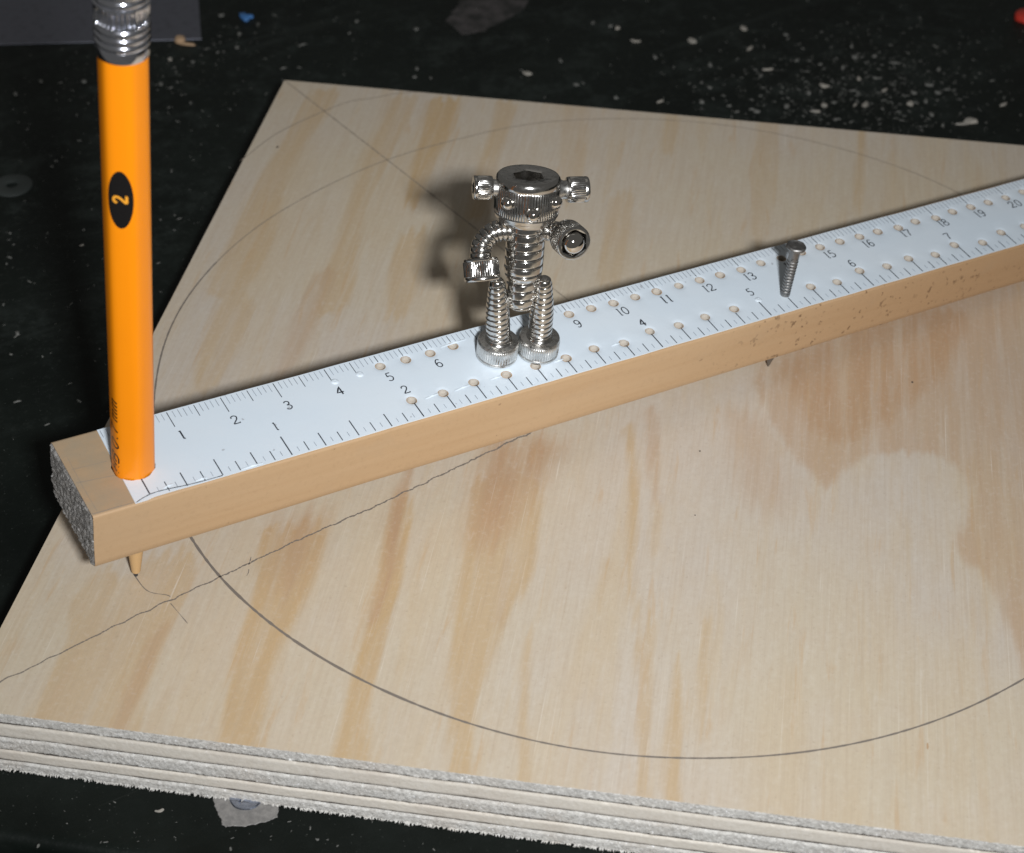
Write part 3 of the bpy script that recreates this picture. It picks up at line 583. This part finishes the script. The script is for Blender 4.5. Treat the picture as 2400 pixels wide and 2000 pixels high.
bline(smooth2([(72.6, 129.0)] + ARC3[1:], 8), 0.26, 'graphite_faint', 0.3, 'short second arc across the far corner of the board')
q = [(float(x), float(y)) for x, y in zip(np.linspace(97.6, 111, 160), np.interp(np.linspace(0, 1, 160), np.linspace(0, 1, 2), [159.0, 37.0]))]
bline(q, 0.28, 'graphite_faint', 0.4, 'diagonal from the far corner')
T = np.linspace(0, 1, 900); X = -31 + (84 + 31) * T; Y = np.interp(X, [p[0] for p in DIAG2], [p[1] for p in DIAG2]); Y = np.convolve(np.pad(Y, 40, 'reflect', reflect_type='odd'), np.ones(81) / 81, 'valid')
q = [(x, y + 0.42 * noise.noise(Vector((x * 0.42, 0, 0))) + 0.22 * noise.noise(Vector((x * 1.25, 4, 0))) * min(1, max(0.15, (x + 30) / 50))) for x, y in zip(X, Y)]
bline(q, [0.23 + 0.12 * t for t in T], 'graphite', 0.45, 'wavering diagonal from the near left corner')
for p, wd, mt in zip(MARKS[:2], (0.15, 0.17, 0.12), ('graphite', 'graphite', 'graphite_faint')):
    bline(smooth2(p, 6), wd, mt, 0.5)
for p in TICKS: bline(smooth2(p, 4), 0.16, 'graphite', 0.5)
# dents and specks on the face
for x, y, a, b in ((96.45, -91.3, 0.75, 0.17), (82.55, 130.6, 0.5, 0.25), (106.4, -11.6, 0.24, 0.17), (155.99, -14.3, 0.3, 0.22), (95.2, -26.5, 0.16, 0.14)):
    kn = obj('speck', ([(x - B0.x + a * math.cos(t) * 0.63 - b * math.sin(t) * .77, y - B0.y + a * math.cos(t) * 0.77 + b * math.sin(t) * 0.63, 0.025) for t in [i * math.pi / 6 for i in range(12)]], [tuple(range(12))]), 'glue' if a < 0.7 else 'chip_tan', board)

# ---------------------------------------------------------------- ruler stick (own tilted frame: x along the scale, z = 0 the paper)
RB = Matrix(((0.998104, 0, 0.061552), (0.006039, 0.995175, -0.097928), (-0.061255, 0.098114, 0.993288)))
RO = Vector((0, 0, 25.915))                       # world position of the scale's zero corner (board frame)
def rig(x, y, z):
    p = RB @ (Vector((x, y, z)) + Vector((0, 0, 25.91525)))
    m_ = RB.to_4x4(); m_.translation = p * S; return m_
stick = thing('measuring_stick', 'long square wooden stick with a white paper inch and centimetre ruler taped on top', 'ruler', rig(0, 0, 0))
UPH = [(5 * i, 14.95) for i in range(10, 42) if 5 * i not in (70, 75, 80, 85)]
MEAS = {50: 15.38, 55: 15.29, 60: 15.27, 65: 15.51, 90: 15.44, 95: 15.41, 100: 15.15, 105: 15.21, 110: 15.05, 115: 15.0, 120: 14.95, 125: 14.8, 130: 14.68, 135: 15.02, 140: 14.79, 150: 14.96, 155: 14.96, 160: 14.79, 165: 14.8, 170: 14.31, 175: 14.75, 180: 14.13, 185: 14.65, 190: 14.52, 195: 14.42, 200: 14.47, 205: 14.73}
HOLES = [(x + random.uniform(-.12, .12), MEAS.get(x, y)) for x, y in UPH]
HOLES += [(50.87, 4.99), (56.98, 4.58), (63.56, 5.02), (70.16, 4.62), (76.4, 4.7), (82.86, 4.47), (89.2, 4.85), (95.39, 4.13), (101.93, 5.21), (108.18, 4.67), (114.51, 4.82), (121.29, 4.8), (140.09, 4.89), (146.13, 4.13), (152.81, 5.38), (159.22, 4.49), (165.24, 4.93), (171.47, 3.9), (177.6, 5.05), (183.97, 3.48), (190.25, 4.82), (196.7, 4.6), (203, 4.8)]
HOLES += [(5 * i, 14.7) for i in range(42, 50)] + [(6.35 * i, 4.7) for i in range(33, 40)]
HR = 0.90; XE = 262.0
PEN = (0.0, 8.13); PR = 3.62
def sheet(outline, holes, zfun, step=None):
    """flat sheet with round holes, triangulated; holes are (x, y, r, lip) """
    P, E, loops = [], [], []
    def loop(pts):
        i0 = len(P); P.extend(Vector(p) for p in pts); k_ = len(pts); E.extend((i0 + i, i0 + (i + 1) % k_) for i in range(k_))
    loop(outline)
    for x, y, r, lips in holes:
        for rr in [r] + list(lips): loop([(x + rr * math.cos(t), y + rr * math.sin(t)) for t in [i * 2 * math.pi / 22 for i in range(22)]])
    if step:
        for x, y in step:
            if all((x - h[0]) ** 2 + (y - h[1]) ** 2 > (h[2] + 1.2) ** 2 for h in holes): P.append(Vector((x, y)))
    r = delaunay_2d_cdt(P, E, [], 0, 1e-5)
    vs, fs = r[0], r[2]; ok = []
    ox = [p[0] for p in outline]; arr = np.array([[sum(vs[i].x for i in f) / len(f), sum(vs[i].y for i in f) / len(f)] for f in fs])
    ins = inside_dist(arr[:, 0], arr[:, 1], list(outline)) > 0
    H = np.array([[h[0], h[1], h[2]] for h in holes])
    hit = (np.hypot(arr[:, None, 0] - H[None, :, 0], arr[:, None, 1] - H[None, :, 1]) < H[None, :, 2] * 0.97).any(1)
    for f, a, b in zip(fs, ins, hit):
        if a and not b: ok.append(tuple(f))
    return [(v.x, v.y, zfun(v.x, v.y)) for v in vs], ok
def hz(x, y):                                     # the paper dips a little round each hole and ripples slightly
    z = 0.03 * noise.noise(Vector((x * 0.16, y * 0.3, 0)))
    for hx, hy in NEAR.get(int(x // 5), ()):
        d = math.hypot(x - hx, y - hy)
        if d < 1.7: z -= 0.16 * (1 - max(0, (d - HR)) / 0.72) ** 1.5 if d > HR else 0.16
    return z
NEAR = {}
for hx, hy in HOLES:
    for k in (-1, 0, 1): NEAR.setdefault(int(hx // 5) + k, []).append((hx, hy))
xs = np.linspace(-2.4, XE, 180)
front_edge = [(x, -0.08 + 0.09 * noise.noise(Vector((x * 0.12, 0, 3)))) for x in xs]; back_edge = [(x, 18.62 - 0.25 * min(1, max(0, (x - 90) / 110)) + 0.10 * noise.noise(Vector((x * 0.1, 9, 3)))) for x in xs]
front_edge[0] = (-2.95, -0.35); front_edge[1] = (-0.9, -0.32)
outline = front_edge + back_edge[::-1]
grid = [(x, y) for x in np.arange(1, XE - 1, 3.1) for y in (1.6, 3.2, 6.7, 8.6, 10.5, 12.8, 17.2)]
v, f = sheet(outline, [(x, y, HR, (1.3, 1.75)) for x, y in HOLES] + [(PEN[0], PEN[1], PR + 0.05, ())], hz, grid)
sk = len(v); no = len(outline)                    # thin rim so that the sheet has an edge
v += [(p[0], p[1], p[2] - 0.13) for p in v[:no]]; f += [(i, i + sk, (i + 1) % no + sk, (i + 1) % no) for i in range(no)]
paper = obj('paper_scale', (v, f), 'paper', stick, 40); paper['label'] = 'white paper scale under clear tape'
# wood: rounded profile, top sheet drilled like the paper
prof = [(0.05, -0.13)]
for t in np.linspace(0, math.pi / 2, 6): prof.append((-0.02 - 0.5 * math.sin(t), -0.63 + 0.5 * math.cos(t)))
prof += [(-0.56, -2.5), (-0.58, -6), (-0.55, -10.5), (-0.52, -11.5), (-0.3, -11.9), (0.1, -12.05), (10, -12.1), (18.5, -12.05), (18.8, -11.9), (19.05, -11.4), (19.1, -6), (19.1, -1.1)]
for t in np.linspace(0, math.pi / 2, 7): prof.append((18.45 + 0.65 * math.cos(t), -0.78 + 0.65 * math.sin(t)))
prof.append((18.35, -0.13))
xs = np.concatenate([np.linspace(-10.3, -8, 4), np.linspace(-6, XE + 6, 120)])
V = []; npf = len(prof)
for x in xs:
    for y, z in prof:
        q = 0.06 * noise.noise(Vector((x * 0.06, y * 0.2, z * 0.2))); j = 0.12 * noise.noise(Vector((y * 1.3, z * 1.3, 1))) if x < -10.2 else 0
        V.append((x + j, y + q * (1 if y < 0 or y > 18.9 else 0), z + (q + 0.0045 * (x + 10) if z < -10 else 0)))
Fc = [(i * npf + j, i * npf + j + 1, i * npf + npf + j + 1, i * npf + npf + j) for i in range(len(xs) - 1) for j in range(npf - 1)]
Fc.append(tuple(range((len(xs) - 1) * npf, len(xs) * npf)))
tv, tf = sheet([(-10.3, 0.05), (XE + 6, 0.05), (XE + 6, 18.35), (-10.3, 18.35)], [(x, y, HR, ()) for x, y in HOLES] + [(PEN[0], PEN[1], PR + 0.04, ())], lambda x, y: -0.13)
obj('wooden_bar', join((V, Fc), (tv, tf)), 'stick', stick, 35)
# sawn end: dense ragged face
ny, nz = 46, 30; V = []
for i in range(nz + 1):
    for j in range(ny + 1):
        t, s = i / nz, j / ny; y = -0.52 + 19.6 * s; z = -0.13 - 11.95 * t
        r = 0.6 * max(0, abs(2 * s - 1) - 0.93) / 0.07; c = 0.5 * max(0, 1 - min(t, 1 - t) / 0.06) * min(1, r * 1.6)
        y += -math.copysign(c, s - 0.5) * 0.9 if c else 0
        e = 1.0 if 0 < i < nz and 0 < j < ny else 0.0
        n_ = noise.noise(Vector((y * 1.1, z * 1.1, 0))) * 0.28 + noise.noise(Vector((y * 3.3, z * 3.3, 4))) * 0.26
        V.append((-10.34 - e * (0.22 + n_) - (0.5 * (1 - t) ** 2 if 0.55 < s else 0) * e * 0.4, y + (1 - e) * 0.0, z))
Fc = [(i * (ny + 1) + j, i * (ny + 1) + j + 1, (i + 1) * (ny + 1) + j + 1, (i + 1) * (ny + 1) + j) for i in range(nz) for j in range(ny)]
obj('sawn_end', (V, Fc), 'end', stick)['label'] = 'rough grey sawn end of the stick'
hv, hf = lathe([(HR * 0.8, -3.2), (HR * 0.97, -2.9), (HR, -1.5), (HR, -0.12)], 22, True, False)
hv = hv; hf = [tuple(reversed(q)) for q in hf]
h0 = None
for i, (x, y) in enumerate(HOLES):
    if h0 is None: h0 = o = obj('peg_hole', (hv, hf), 'hole', stick, 40)
    else: o = h0.copy(); COL.objects.link(o); o.parent = stick
    o.location = (x * S, y * S, -0.0005)
# tape over two undrilled marks, pencil lines on the bare end
for x, y in ((40.4, 14.58), (45.4, 14.71), (127.4, 5.22)):
    o = obj('filled_hole', lathe([(0.75, 0.02), (0.62, 0.14), (0.45, 0.22), (0.25, 0.24), (0.05, 0.18)], 20), 'paper', stick, 60); o.location = (x * S, y * S, 0.0)
obj('pencil_line', join(ribbon([(-9.9, 7.9), (-7, 7.6), (-3.6, 7.2)], 0.16, -0.10, .4), ribbon([(-9.6, 11.2), (-6, 11.0), (-3.5, 10.9)], 0.10, -0.10, .4), ribbon([(-9.2, 14), (-9.3, 6), (-9.2, 0.6)], 0.08, -0.10, .4), ribbon([(-10.1, 0.12), (-6, 0.1), (-3, 0.05)], 0.16, -0.10, .5)), 'graphite_faint', stick)
# scale graduations
dark, grey, faint = [], [], []
def tick(x, y0, y1, wd, bucket):
    for hx, hy in HOLES:
        if abs(hx - x) < HR + 0.1 and min(y0, y1) < hy + HR and max(y0, y1) > hy - HR:
            y1 = hy + math.copysign(HR + 0.12, y0 - hy)
    bucket.append(ribbon([(x, y0), (x + (y1 - y0) * 0.008, (y0 + y1) / 2), (x + (y1 - y0) * 0.012, y1)], wd, 0.065))
for i in range(-2, 258):
    if abs(i) * 1.0 < 3 and i > 2: continue
    if i % 10 == 0: tick(i, 18.25, 14.3, 0.15, dark)
    elif i % 5 == 0: tick(i, 18.25, 15.3, 0.13, dark if i < 120 else grey)
    else: tick(i, 18.25, 16.3 + random.uniform(-.2, .2), 0.12, grey if random.random() < 0.5 else faint)
for i in range(0, 161):
    x = i * 25.4 / 16
    if i == 0: tick(-0.05, 0.75, 4.9, 0.24, dark)
    elif i % 16 == 0: tick(x, 0.2, 5.1, 0.23, dark)
    elif i % 8 == 0: tick(x, 0.2, 4.3, 0.2, dark)
    elif i % 4 == 0: tick(x, 0.1, 3.5, 0.2, dark)
    elif i % 2 == 0: tick(x, 0.15, 2.5, 0.17, dark)
    else: tick(x, 0.6, 1.75, 0.12, faint if i % 3 else grey)
dark.append(ribbon(smooth2([(-2.8, -0.25), (-1.2, 0.35), (0.6, 0.72), (3, 0.66), (6, 0.34), (9, 0.16), (12.6, 0.12)], 6), 0.15, 0.066, .3))
for nm, b, mt in (('scale_marks', dark, 'ink'), ('fine_scale_marks', grey, 'ink_grey'), ('faint_scale_marks', faint, 'ink_faint')):
    obj(nm, join(*b), mt, stick)['kind'] = 'stuff'
for i in range(1, 25):
    o = obj('numeral', text2d(str(i), 2.1, 0.29 if i in (1, 4, 11) else 0.225, 0, 0.82), 'ink', stick); o['label'] = 'centimetre numeral ' + str(i); o.location = ((i * 10 + 0.15) * S, (12.0 + (0.2 if 8 < i < 12 else 0) - (0.3 if i > 18 else 0)) * S, 0.0007)
for i in range(1, 10):
    o = obj('numeral', text2d(str(i), 2.0, 0.30 if i == 4 else 0.225), 'ink', stick); o['label'] = 'inch numeral ' + str(i); o.location = ((i * 25.4 + 0.25) * S, 7.85 * S, 0.0007)
# creased tape ridges between pin holes
cr = []
for (x0, y0), (x1, y1) in (((53.2, 4.3), (56.0, 4.7)), ((59.2, 4.2), (62.4, 4.6)), ((62.6, 15.9), (68, 16.2)), ((66.6, 4.4), (69, 4.5)), ((80, 4.2), (82, 4.35)), ((92.5, 4.2), (94.4, 4.3)), ((2.5, 1.15), (4.3, 1.5)), ((16, 0.3), (20, 0.35)), ((8, 0.75), (10, 0.7))):
    a = Vector((x0, y0)); b = Vector((x1, y1)); t = (b - a).normalized(); nn = Vector((-t.y, t.x)); i0 = []
    V = []
    for k in range(7):
        p = a.lerp(b, k / 6); h = 0.16 * math.sin(math.pi * k / 6) + 0.05
        V += [(*(p + nn * 0.22), 0.03), (*p, 0.03 + h), (*(p - nn * 0.22), 0.03)]
    cr.append((V, [(3 * k + j, 3 * k + j + 1, 3 * k + j + 4, 3 * k + j + 3) for k in range(6) for j in range(2)]))
for q in cr: obj('tape_crease', q, 'paper', stick, 80)

# ---------------------------------------------------------------- mechanical pencil standing in the stick
pen = thing('mechanical_pencil', 'orange mechanical pencil with silver ferrule standing upright through the end of the stick', 'pencil', rig(PEN[0], PEN[1], -26.80))
ZP = 26.80                                        # pencil-local height of the paper surface
vd = Vector((-82.08 - PEN[0], -211.7 - PEN[1], 0)).normalized(); a_cam = math.atan2(vd.y, vd.x)
# facet facing the camera's left by 12 degrees; angles grow anticlockwise seen from above (towards image right)
FA = a_cam - math.radians(13)
def barrel(t):
    d = (t - FA + math.pi / 6) % (math.pi / 3) - math.pi / 6
    flat = PR * 0.955 / math.cos(d); k = 24
    return (flat ** -k + (PR * 1.0) ** -k) ** (-1 / k)
def bar(s): return lambda t: barrel(t) * s
pb = [(2.75, 12.6), (2.9, 13), (bar(0.97), 14.5), (bar(0.985), ZP - 0.35), (bar(1.0), ZP + 0.1)]
obj('barrel', lathe(pb + [(bar(1.0), z) for z in np.linspace(ZP + 2, 79.5 + ZP, 22)], 144), 'orange', pen, 55)
obj('tip', lathe([(0.5, 1.1), (0.8, 1.3), (1.2, 5), (1.7, 9.5), (2.2, 13.6)], 32), 'pencil_wood', pen, 50)
obj('lead', lathe([(0.2, 0.0), (0.34, 0.1), (0.36, 1.4)], 16), 'lead', pen, 50)
zf = ZP + 79.5; FR = PR * 1.035; slit = lambda t: FR * 1.03 - 0.42 * max(0, math.cos(34 * t)) ** 0.7
fp = [(FR * 0.985, zf - 0.05), (FR * 1.0, zf + 0.05), (FR * 1.0, zf + 1.6)]
def ridge(z, h=1.15, out=0.26): return [(FR * 0.985 + out * math.sin(math.pi * q), z + h * q) for q in (0, .15, .3, .5, .7, .85, 1)]
fp += ridge(zf + 1.7, 1.1) + ridge(zf + 2.85, 1.1) + ridge(zf + 4.0, 1.1) + [(FR * 1.0, zf + 5.15), (FR * 1.05, zf + 5.3), (FR * 1.05, zf + 5.5), (slit, zf + 5.65), (slit, zf + 7.8), (FR * 1.05, zf + 7.95), (FR * 1.05, zf + 8.2), (FR * 0.985, zf + 8.4)] + ridge(zf + 8.5) + ridge(zf + 9.75) + ridge(zf + 11.0) + ridge(zf + 12.3) + [(FR, zf + 13.9), (FR, zf + 16)]
obj('ferrule', lathe(fp, 276), 'ferrule', pen, 50)
obj('eraser', lathe([(FR * 0.9, zf + 15), (FR * 0.9, zf + 19), (FR * 0.8, zf + 20), (FR * 0.5, zf + 20.4)], 48), 'rubber', pen, 50)
def wrap(vf, ang, z0, off, turn=True):
    """lay flat print on the barrel: print x runs up the pencil, print y to the left"""
    V = []
    for x, y, _ in vf[0]:
        u = -y if turn else x; h = x if turn else y
        t = ang + u / PR; r = barrel(t) + off
        V.append((r * math.cos(t), r * math.sin(t), z0 + h))
    return V, vf[1]
nr, na = 10, 48; V = [(0, 0, 0)]; Fc = []
for i in range(1, nr + 1):
    for j in range(na): t = 2 * math.pi * j / na; V.append((5.1 * i / nr * math.cos(t), 1.98 * i / nr * math.sin(t), 0))
for j in range(na): Fc.append((0, 1 + j, 1 + (j + 1) % na))
for i in range(nr - 1):
    for j in range(na): a = 1 + i * na + j; b = 1 + i * na + (j + 1) % na; Fc.append((a, a + na, b + na, b))
ZO = ZP + 56.5
dec = obj('oval_decal', wrap((V, Fc), FA - 0.03, ZO, 0.02), 'decal', pen)
obj('numeral', wrap(text2d('2', 2.1, 0.42), FA - 0.03, ZO + 0.1, 0.045), 'decal_yellow', dec)['label'] = 'yellow numeral 2'
LT = text2d('HB 0.7 mm', 2.1, 0.27, 0.22, 0.80)
obj('lettering', wrap(([(p[0] * 1.28, p[1], 0) for p in LT[0]], LT[1]), FA - 0.76, ZP + 8.7, 0.025), 'decal', pen)['label'] = 'black slanted lettering HB 0.7 mm'

# ---------------------------------------------------------------- nail through the stick
nl = thing('nail', 'grey ring-shanked nail standing in a hole of the ruler near the five inch mark', 'nail', rig(133.31, 3.85, -17.96))
prof = [(0.03, 0.0), (0.2, 0.3), (1.02, 3.3), (1.04, 3.8), (0.97, 6.5), (0.97, 18.6)]
z = 18.6
lean = Vector((0.01, 0.045, 0.985)).normalized()
for k in range(11):
    prof += [(0.92 + 0.012 * k, z), (0.99 + 0.012 * k, z + 0.42), (0.86 + 0.012 * k, z + 0.55)]; z += 0.70
prof += [(1.05, z), (1.1, 28.2), (1.3, 28.75)]
nf = frame((0, 0, 0), lean)
nl2 = lathe(prof, 32); obj('shank', put(nl2, nf), 'nail', nl, 35)
hd = lathe([(1.15, 28.6), (1.8, 28.95), (1.98, 29.15), (2.0, 29.35), (1.88, 29.58), (1.7, 29.68), (1.4, 29.5), (1.2, 29.45), (0.8, 29.5), (0.45, 29.66), (0.05, 29.66)], 40)
hd = ([(p[0] * (1 + 0.03 * math.sin(3 * p[1])), p[1] * (1 + 0.04 * math.cos(2.2 * p[0])), p[2] + 0.05 * noise.noise(Vector(p) * 0.9)) for p in hd[0]], hd[1])
obj('head', put(hd, nf), 'nail', nl, 40)
# diagonal grip marks stamped on the shank
V = []
for side in (-0.55, 0.5):
    for k in range(9):
        z0 = 19.2 + k * 0.92; a0 = a_cam + side
        q = []
        for dz, da in ((0, -0.16), (0.16, -0.16), (0.52, 0.2), (0.36, 0.2)):
            t = a0 + da; r = 1.01 + 0.012 * k; q.append((r * math.cos(t), r * math.sin(t), z0 + dz))
        V.append((q, [(0, 1, 2, 3)]))
obj('grip_mark', put(join(*V), nf), 'decal', nl)

# ---------------------------------------------------------------- robot figurine of welded screws
RX = Vector((0.932, -0.362, 0)).normalized(); RF = Vector((-0.362, -0.932, 0)).normalized(); RZ = Vector((0, 0, 1))   # its right in the picture, its facing, up (ruler frame)
base = Vector((74.76, 9.19, 0.08))
bot = thing('robot_figurine', 'little robot made of shiny socket screws standing on the ruler by the three inch mark', 'figurine', rig(*base))
fL = Vector((70.92, 9.75, 0.0)) - base; fR_ = Vector((78.52, 7.75, 0.0)) - base; fL.z = fR_.z = 0
dl = math.radians(15); U = RZ * math.cos(dl) - RF * math.sin(dl); N = RF * math.cos(dl) + RZ * math.sin(dl)      # torso leans back
tb = Vector((74.52, 9.28, 11.33)) - base
def tp(x, u, d=0.0): return tb + RX * x + U * u + N * d
def leg(foot, topx, topz, ang):
    lg = obj('leg', rod([foot + RZ * 3.2, foot + RZ * 3.2 + (topx - foot - RZ * 3.2)], 2.2, 1.12, 0.42, 44, 12, True, ([0, .42, .62, .8, .93, 1], [2.22, 2.2, 2.05, 1.72, 1.5, 1.36])), 'nickel', bot, 70)
    ax = ((topx - foot) * 0.25 + RZ * 14).normalized()
    hd_ = cap_screw(3.82, 4.05, 56)
    # socket faces the ruler: flip so that the bearing face is up
    hv = [(p[0], -p[1], 4.05 - p[2]) for p in hd_[0]]
    ft = obj('foot', put((hv, hd_[1]), frame(foot, RZ, RX)), 'nickel_dull', lg, 32)
    obj('collar', put(lathe([(3.0, 3.9), (2.6, 4.02), (2.45, 4.2), (2.3, 4.45), (2.15, 4.5)], 40), frame(foot, RZ, RX)), 'nickel', lg, 50)
leg(fL, Vector((69.71, 11.17, 17.0)) - base, 17, 0)
leg(fR_, Vector((77.70, 8.05, 17.2)) - base, 17, 0)
tor = obj('torso', rod([tp(-0.25, 18.4), tp(-0.25, 12), tp(-0.28, 6), tp(-0.33, -0.2)], 3.5, 1.6, 0.36, 56, 18, True, ([0, .12, .60, .66, .70, .94, 1], [3.3, 3.5, 3.5, 3.35, 2.9, 2.62, 2.5])), 'nickel', bot, 70)
# head
HX = -0.55; hc = tp(HX, 17.1)
head = obj('head', put(cap_screw(5.75, 7.75, 76, 2.5, 3.4, 0.23), frame(hc, (U + RX * -0.01), RX)), 'nickel', bot, 32)
head.data.materials.append(M['socket'])
for q in head.data.polygons:
    if 12 * 76 * 4 <= min(q.vertices) < 15 * 76 * 4: q.material_index = 1      # worn top face
obj('collar', put(lathe([(3.4, -1.0), (4.7, -0.85), (5.0, -0.3), (5.05, 0.15)], 60), frame(hc, U, RX)), 'nickel', head, 40)
for x, u, d, r, nm in ((-4.2, 21.0, 3.75, 1.25, 'eye'), (4.3, 21.1, 3.6, 1.25, 'eye'), (0.05, 19.5, 5.65, 1.3, 'nose')):
    o = obj(nm, ball(r, tp(HX + x, u, d)), 'chrome', head, 60)
    p = tp(HX + x, u, d); nrm = (RX * x + N * d).normalized()
    obj('weld_ring', put(lathe([(r * 1.25, -0.75), (r * 1.18, -0.3), (r * 0.95, -0.05)], 28, False, False), frame(p, nrm, U)), 'nickel', head, 60)
def ear(sx, x0, x1, R, u):
    e = obj('ear', put(cap_screw(R, abs(x1 - x0), 40), frame(tp(HX + sx * x0, u), RX * sx + U * (0.02 if sx > 0 else 0.0) - N * 0.02, U)), 'nickel', bot, 32)
    obj('neck', put(lathe([(R * 0.95, -2.2), (R * 0.85, -1.3), (R * 0.70, -0.6), (R * 0.72, 0.05)], 28), frame(tp(HX + sx * x0, u), RX * sx, U)), 'nickel_dull', e, 60)
ear(-1, 6.35, 9.75, 2.1, 22.35)
ear(1, 6.85, 10.75, 2.3, 22.1)
# arms
la = [tp(-2.4, 14.4, 0.2), tp(-4.4, 14.5, 0.2), tp(-6.4, 13.95, 0.2), tp(-8.0, 12.0, 0.4), tp(-8.35, 10.0, 1.0), tp(-8.4, 9.0, 1.4)]
arm = obj('arm', rod(la, 1.92, 0.95, 0.55, 36, 9, False), 'nickel', bot, 70)
hdir = (-U * 1.0 + N * 0.42 + RX * 0.10).normalized()
obj('hand', put(cap_screw(3.2, 4.1, 50), frame(tp(-8.4, 9.7, 1.3), hdir, RX)), 'nickel', arm, 32)
ra = [tp(2.6, 14.35, 0), tp(4.0, 14.4, 0.1), tp(5.4, 14.45, 0.7), tp(6.3, 14.3, 1.8)]
arm = obj('arm', rod(ra, 1.78, 0.92, 0.46, 36, 9, False), 'nickel', bot, 70)
# hand turned towards the viewer, a polished ball set in its socket
camdir = Vector((-82.08, -211.7, 223.0)) - (base + tp(8, 13, 3)); camdir.normalize()
cr_ = Vector((0.862, -0.494, 0.114)); cd_ = Vector((-0.259, -0.623, -0.738))
hax = (camdir * 0.83 + cr_ * 0.42 + cd_ * 0.36).normalized()
h0_ = tp(6.35, 14.25, 1.9)
hand = obj('hand', put(cap_screw(3.2, 4.1, 50, 2.3, 2.2), frame(h0_, hax, cr_)), 'nickel', arm, 32)
obj('ball', ball(2.2, h0_ + hax * 3.2, 40, 24), 'chrome', hand, 60)
obj('weld_bead', ball(0.7, tp(3.2, 14.2, 0.6)), 'nickel_dull', arm, 60)
obj('weld_bead', put(lathe([(0.05, -0.9), (0.6, -0.5), (0.85, 0), (0.6, 0.6), (0.05, 0.9)], 20), frame(tp(-3.2, 1.2, 0.8), U, RX)), 'nickel_dull', tor, 60)
obj('weld_bead', put(lathe([(0.05, -0.9), (0.5, -0.5), (0.7, 0), (0.5, 0.6), (0.05, 0.9)], 20), frame(tp(2.4, 2.4, 0.8), U, RX)), 'nickel_dull', tor, 60)
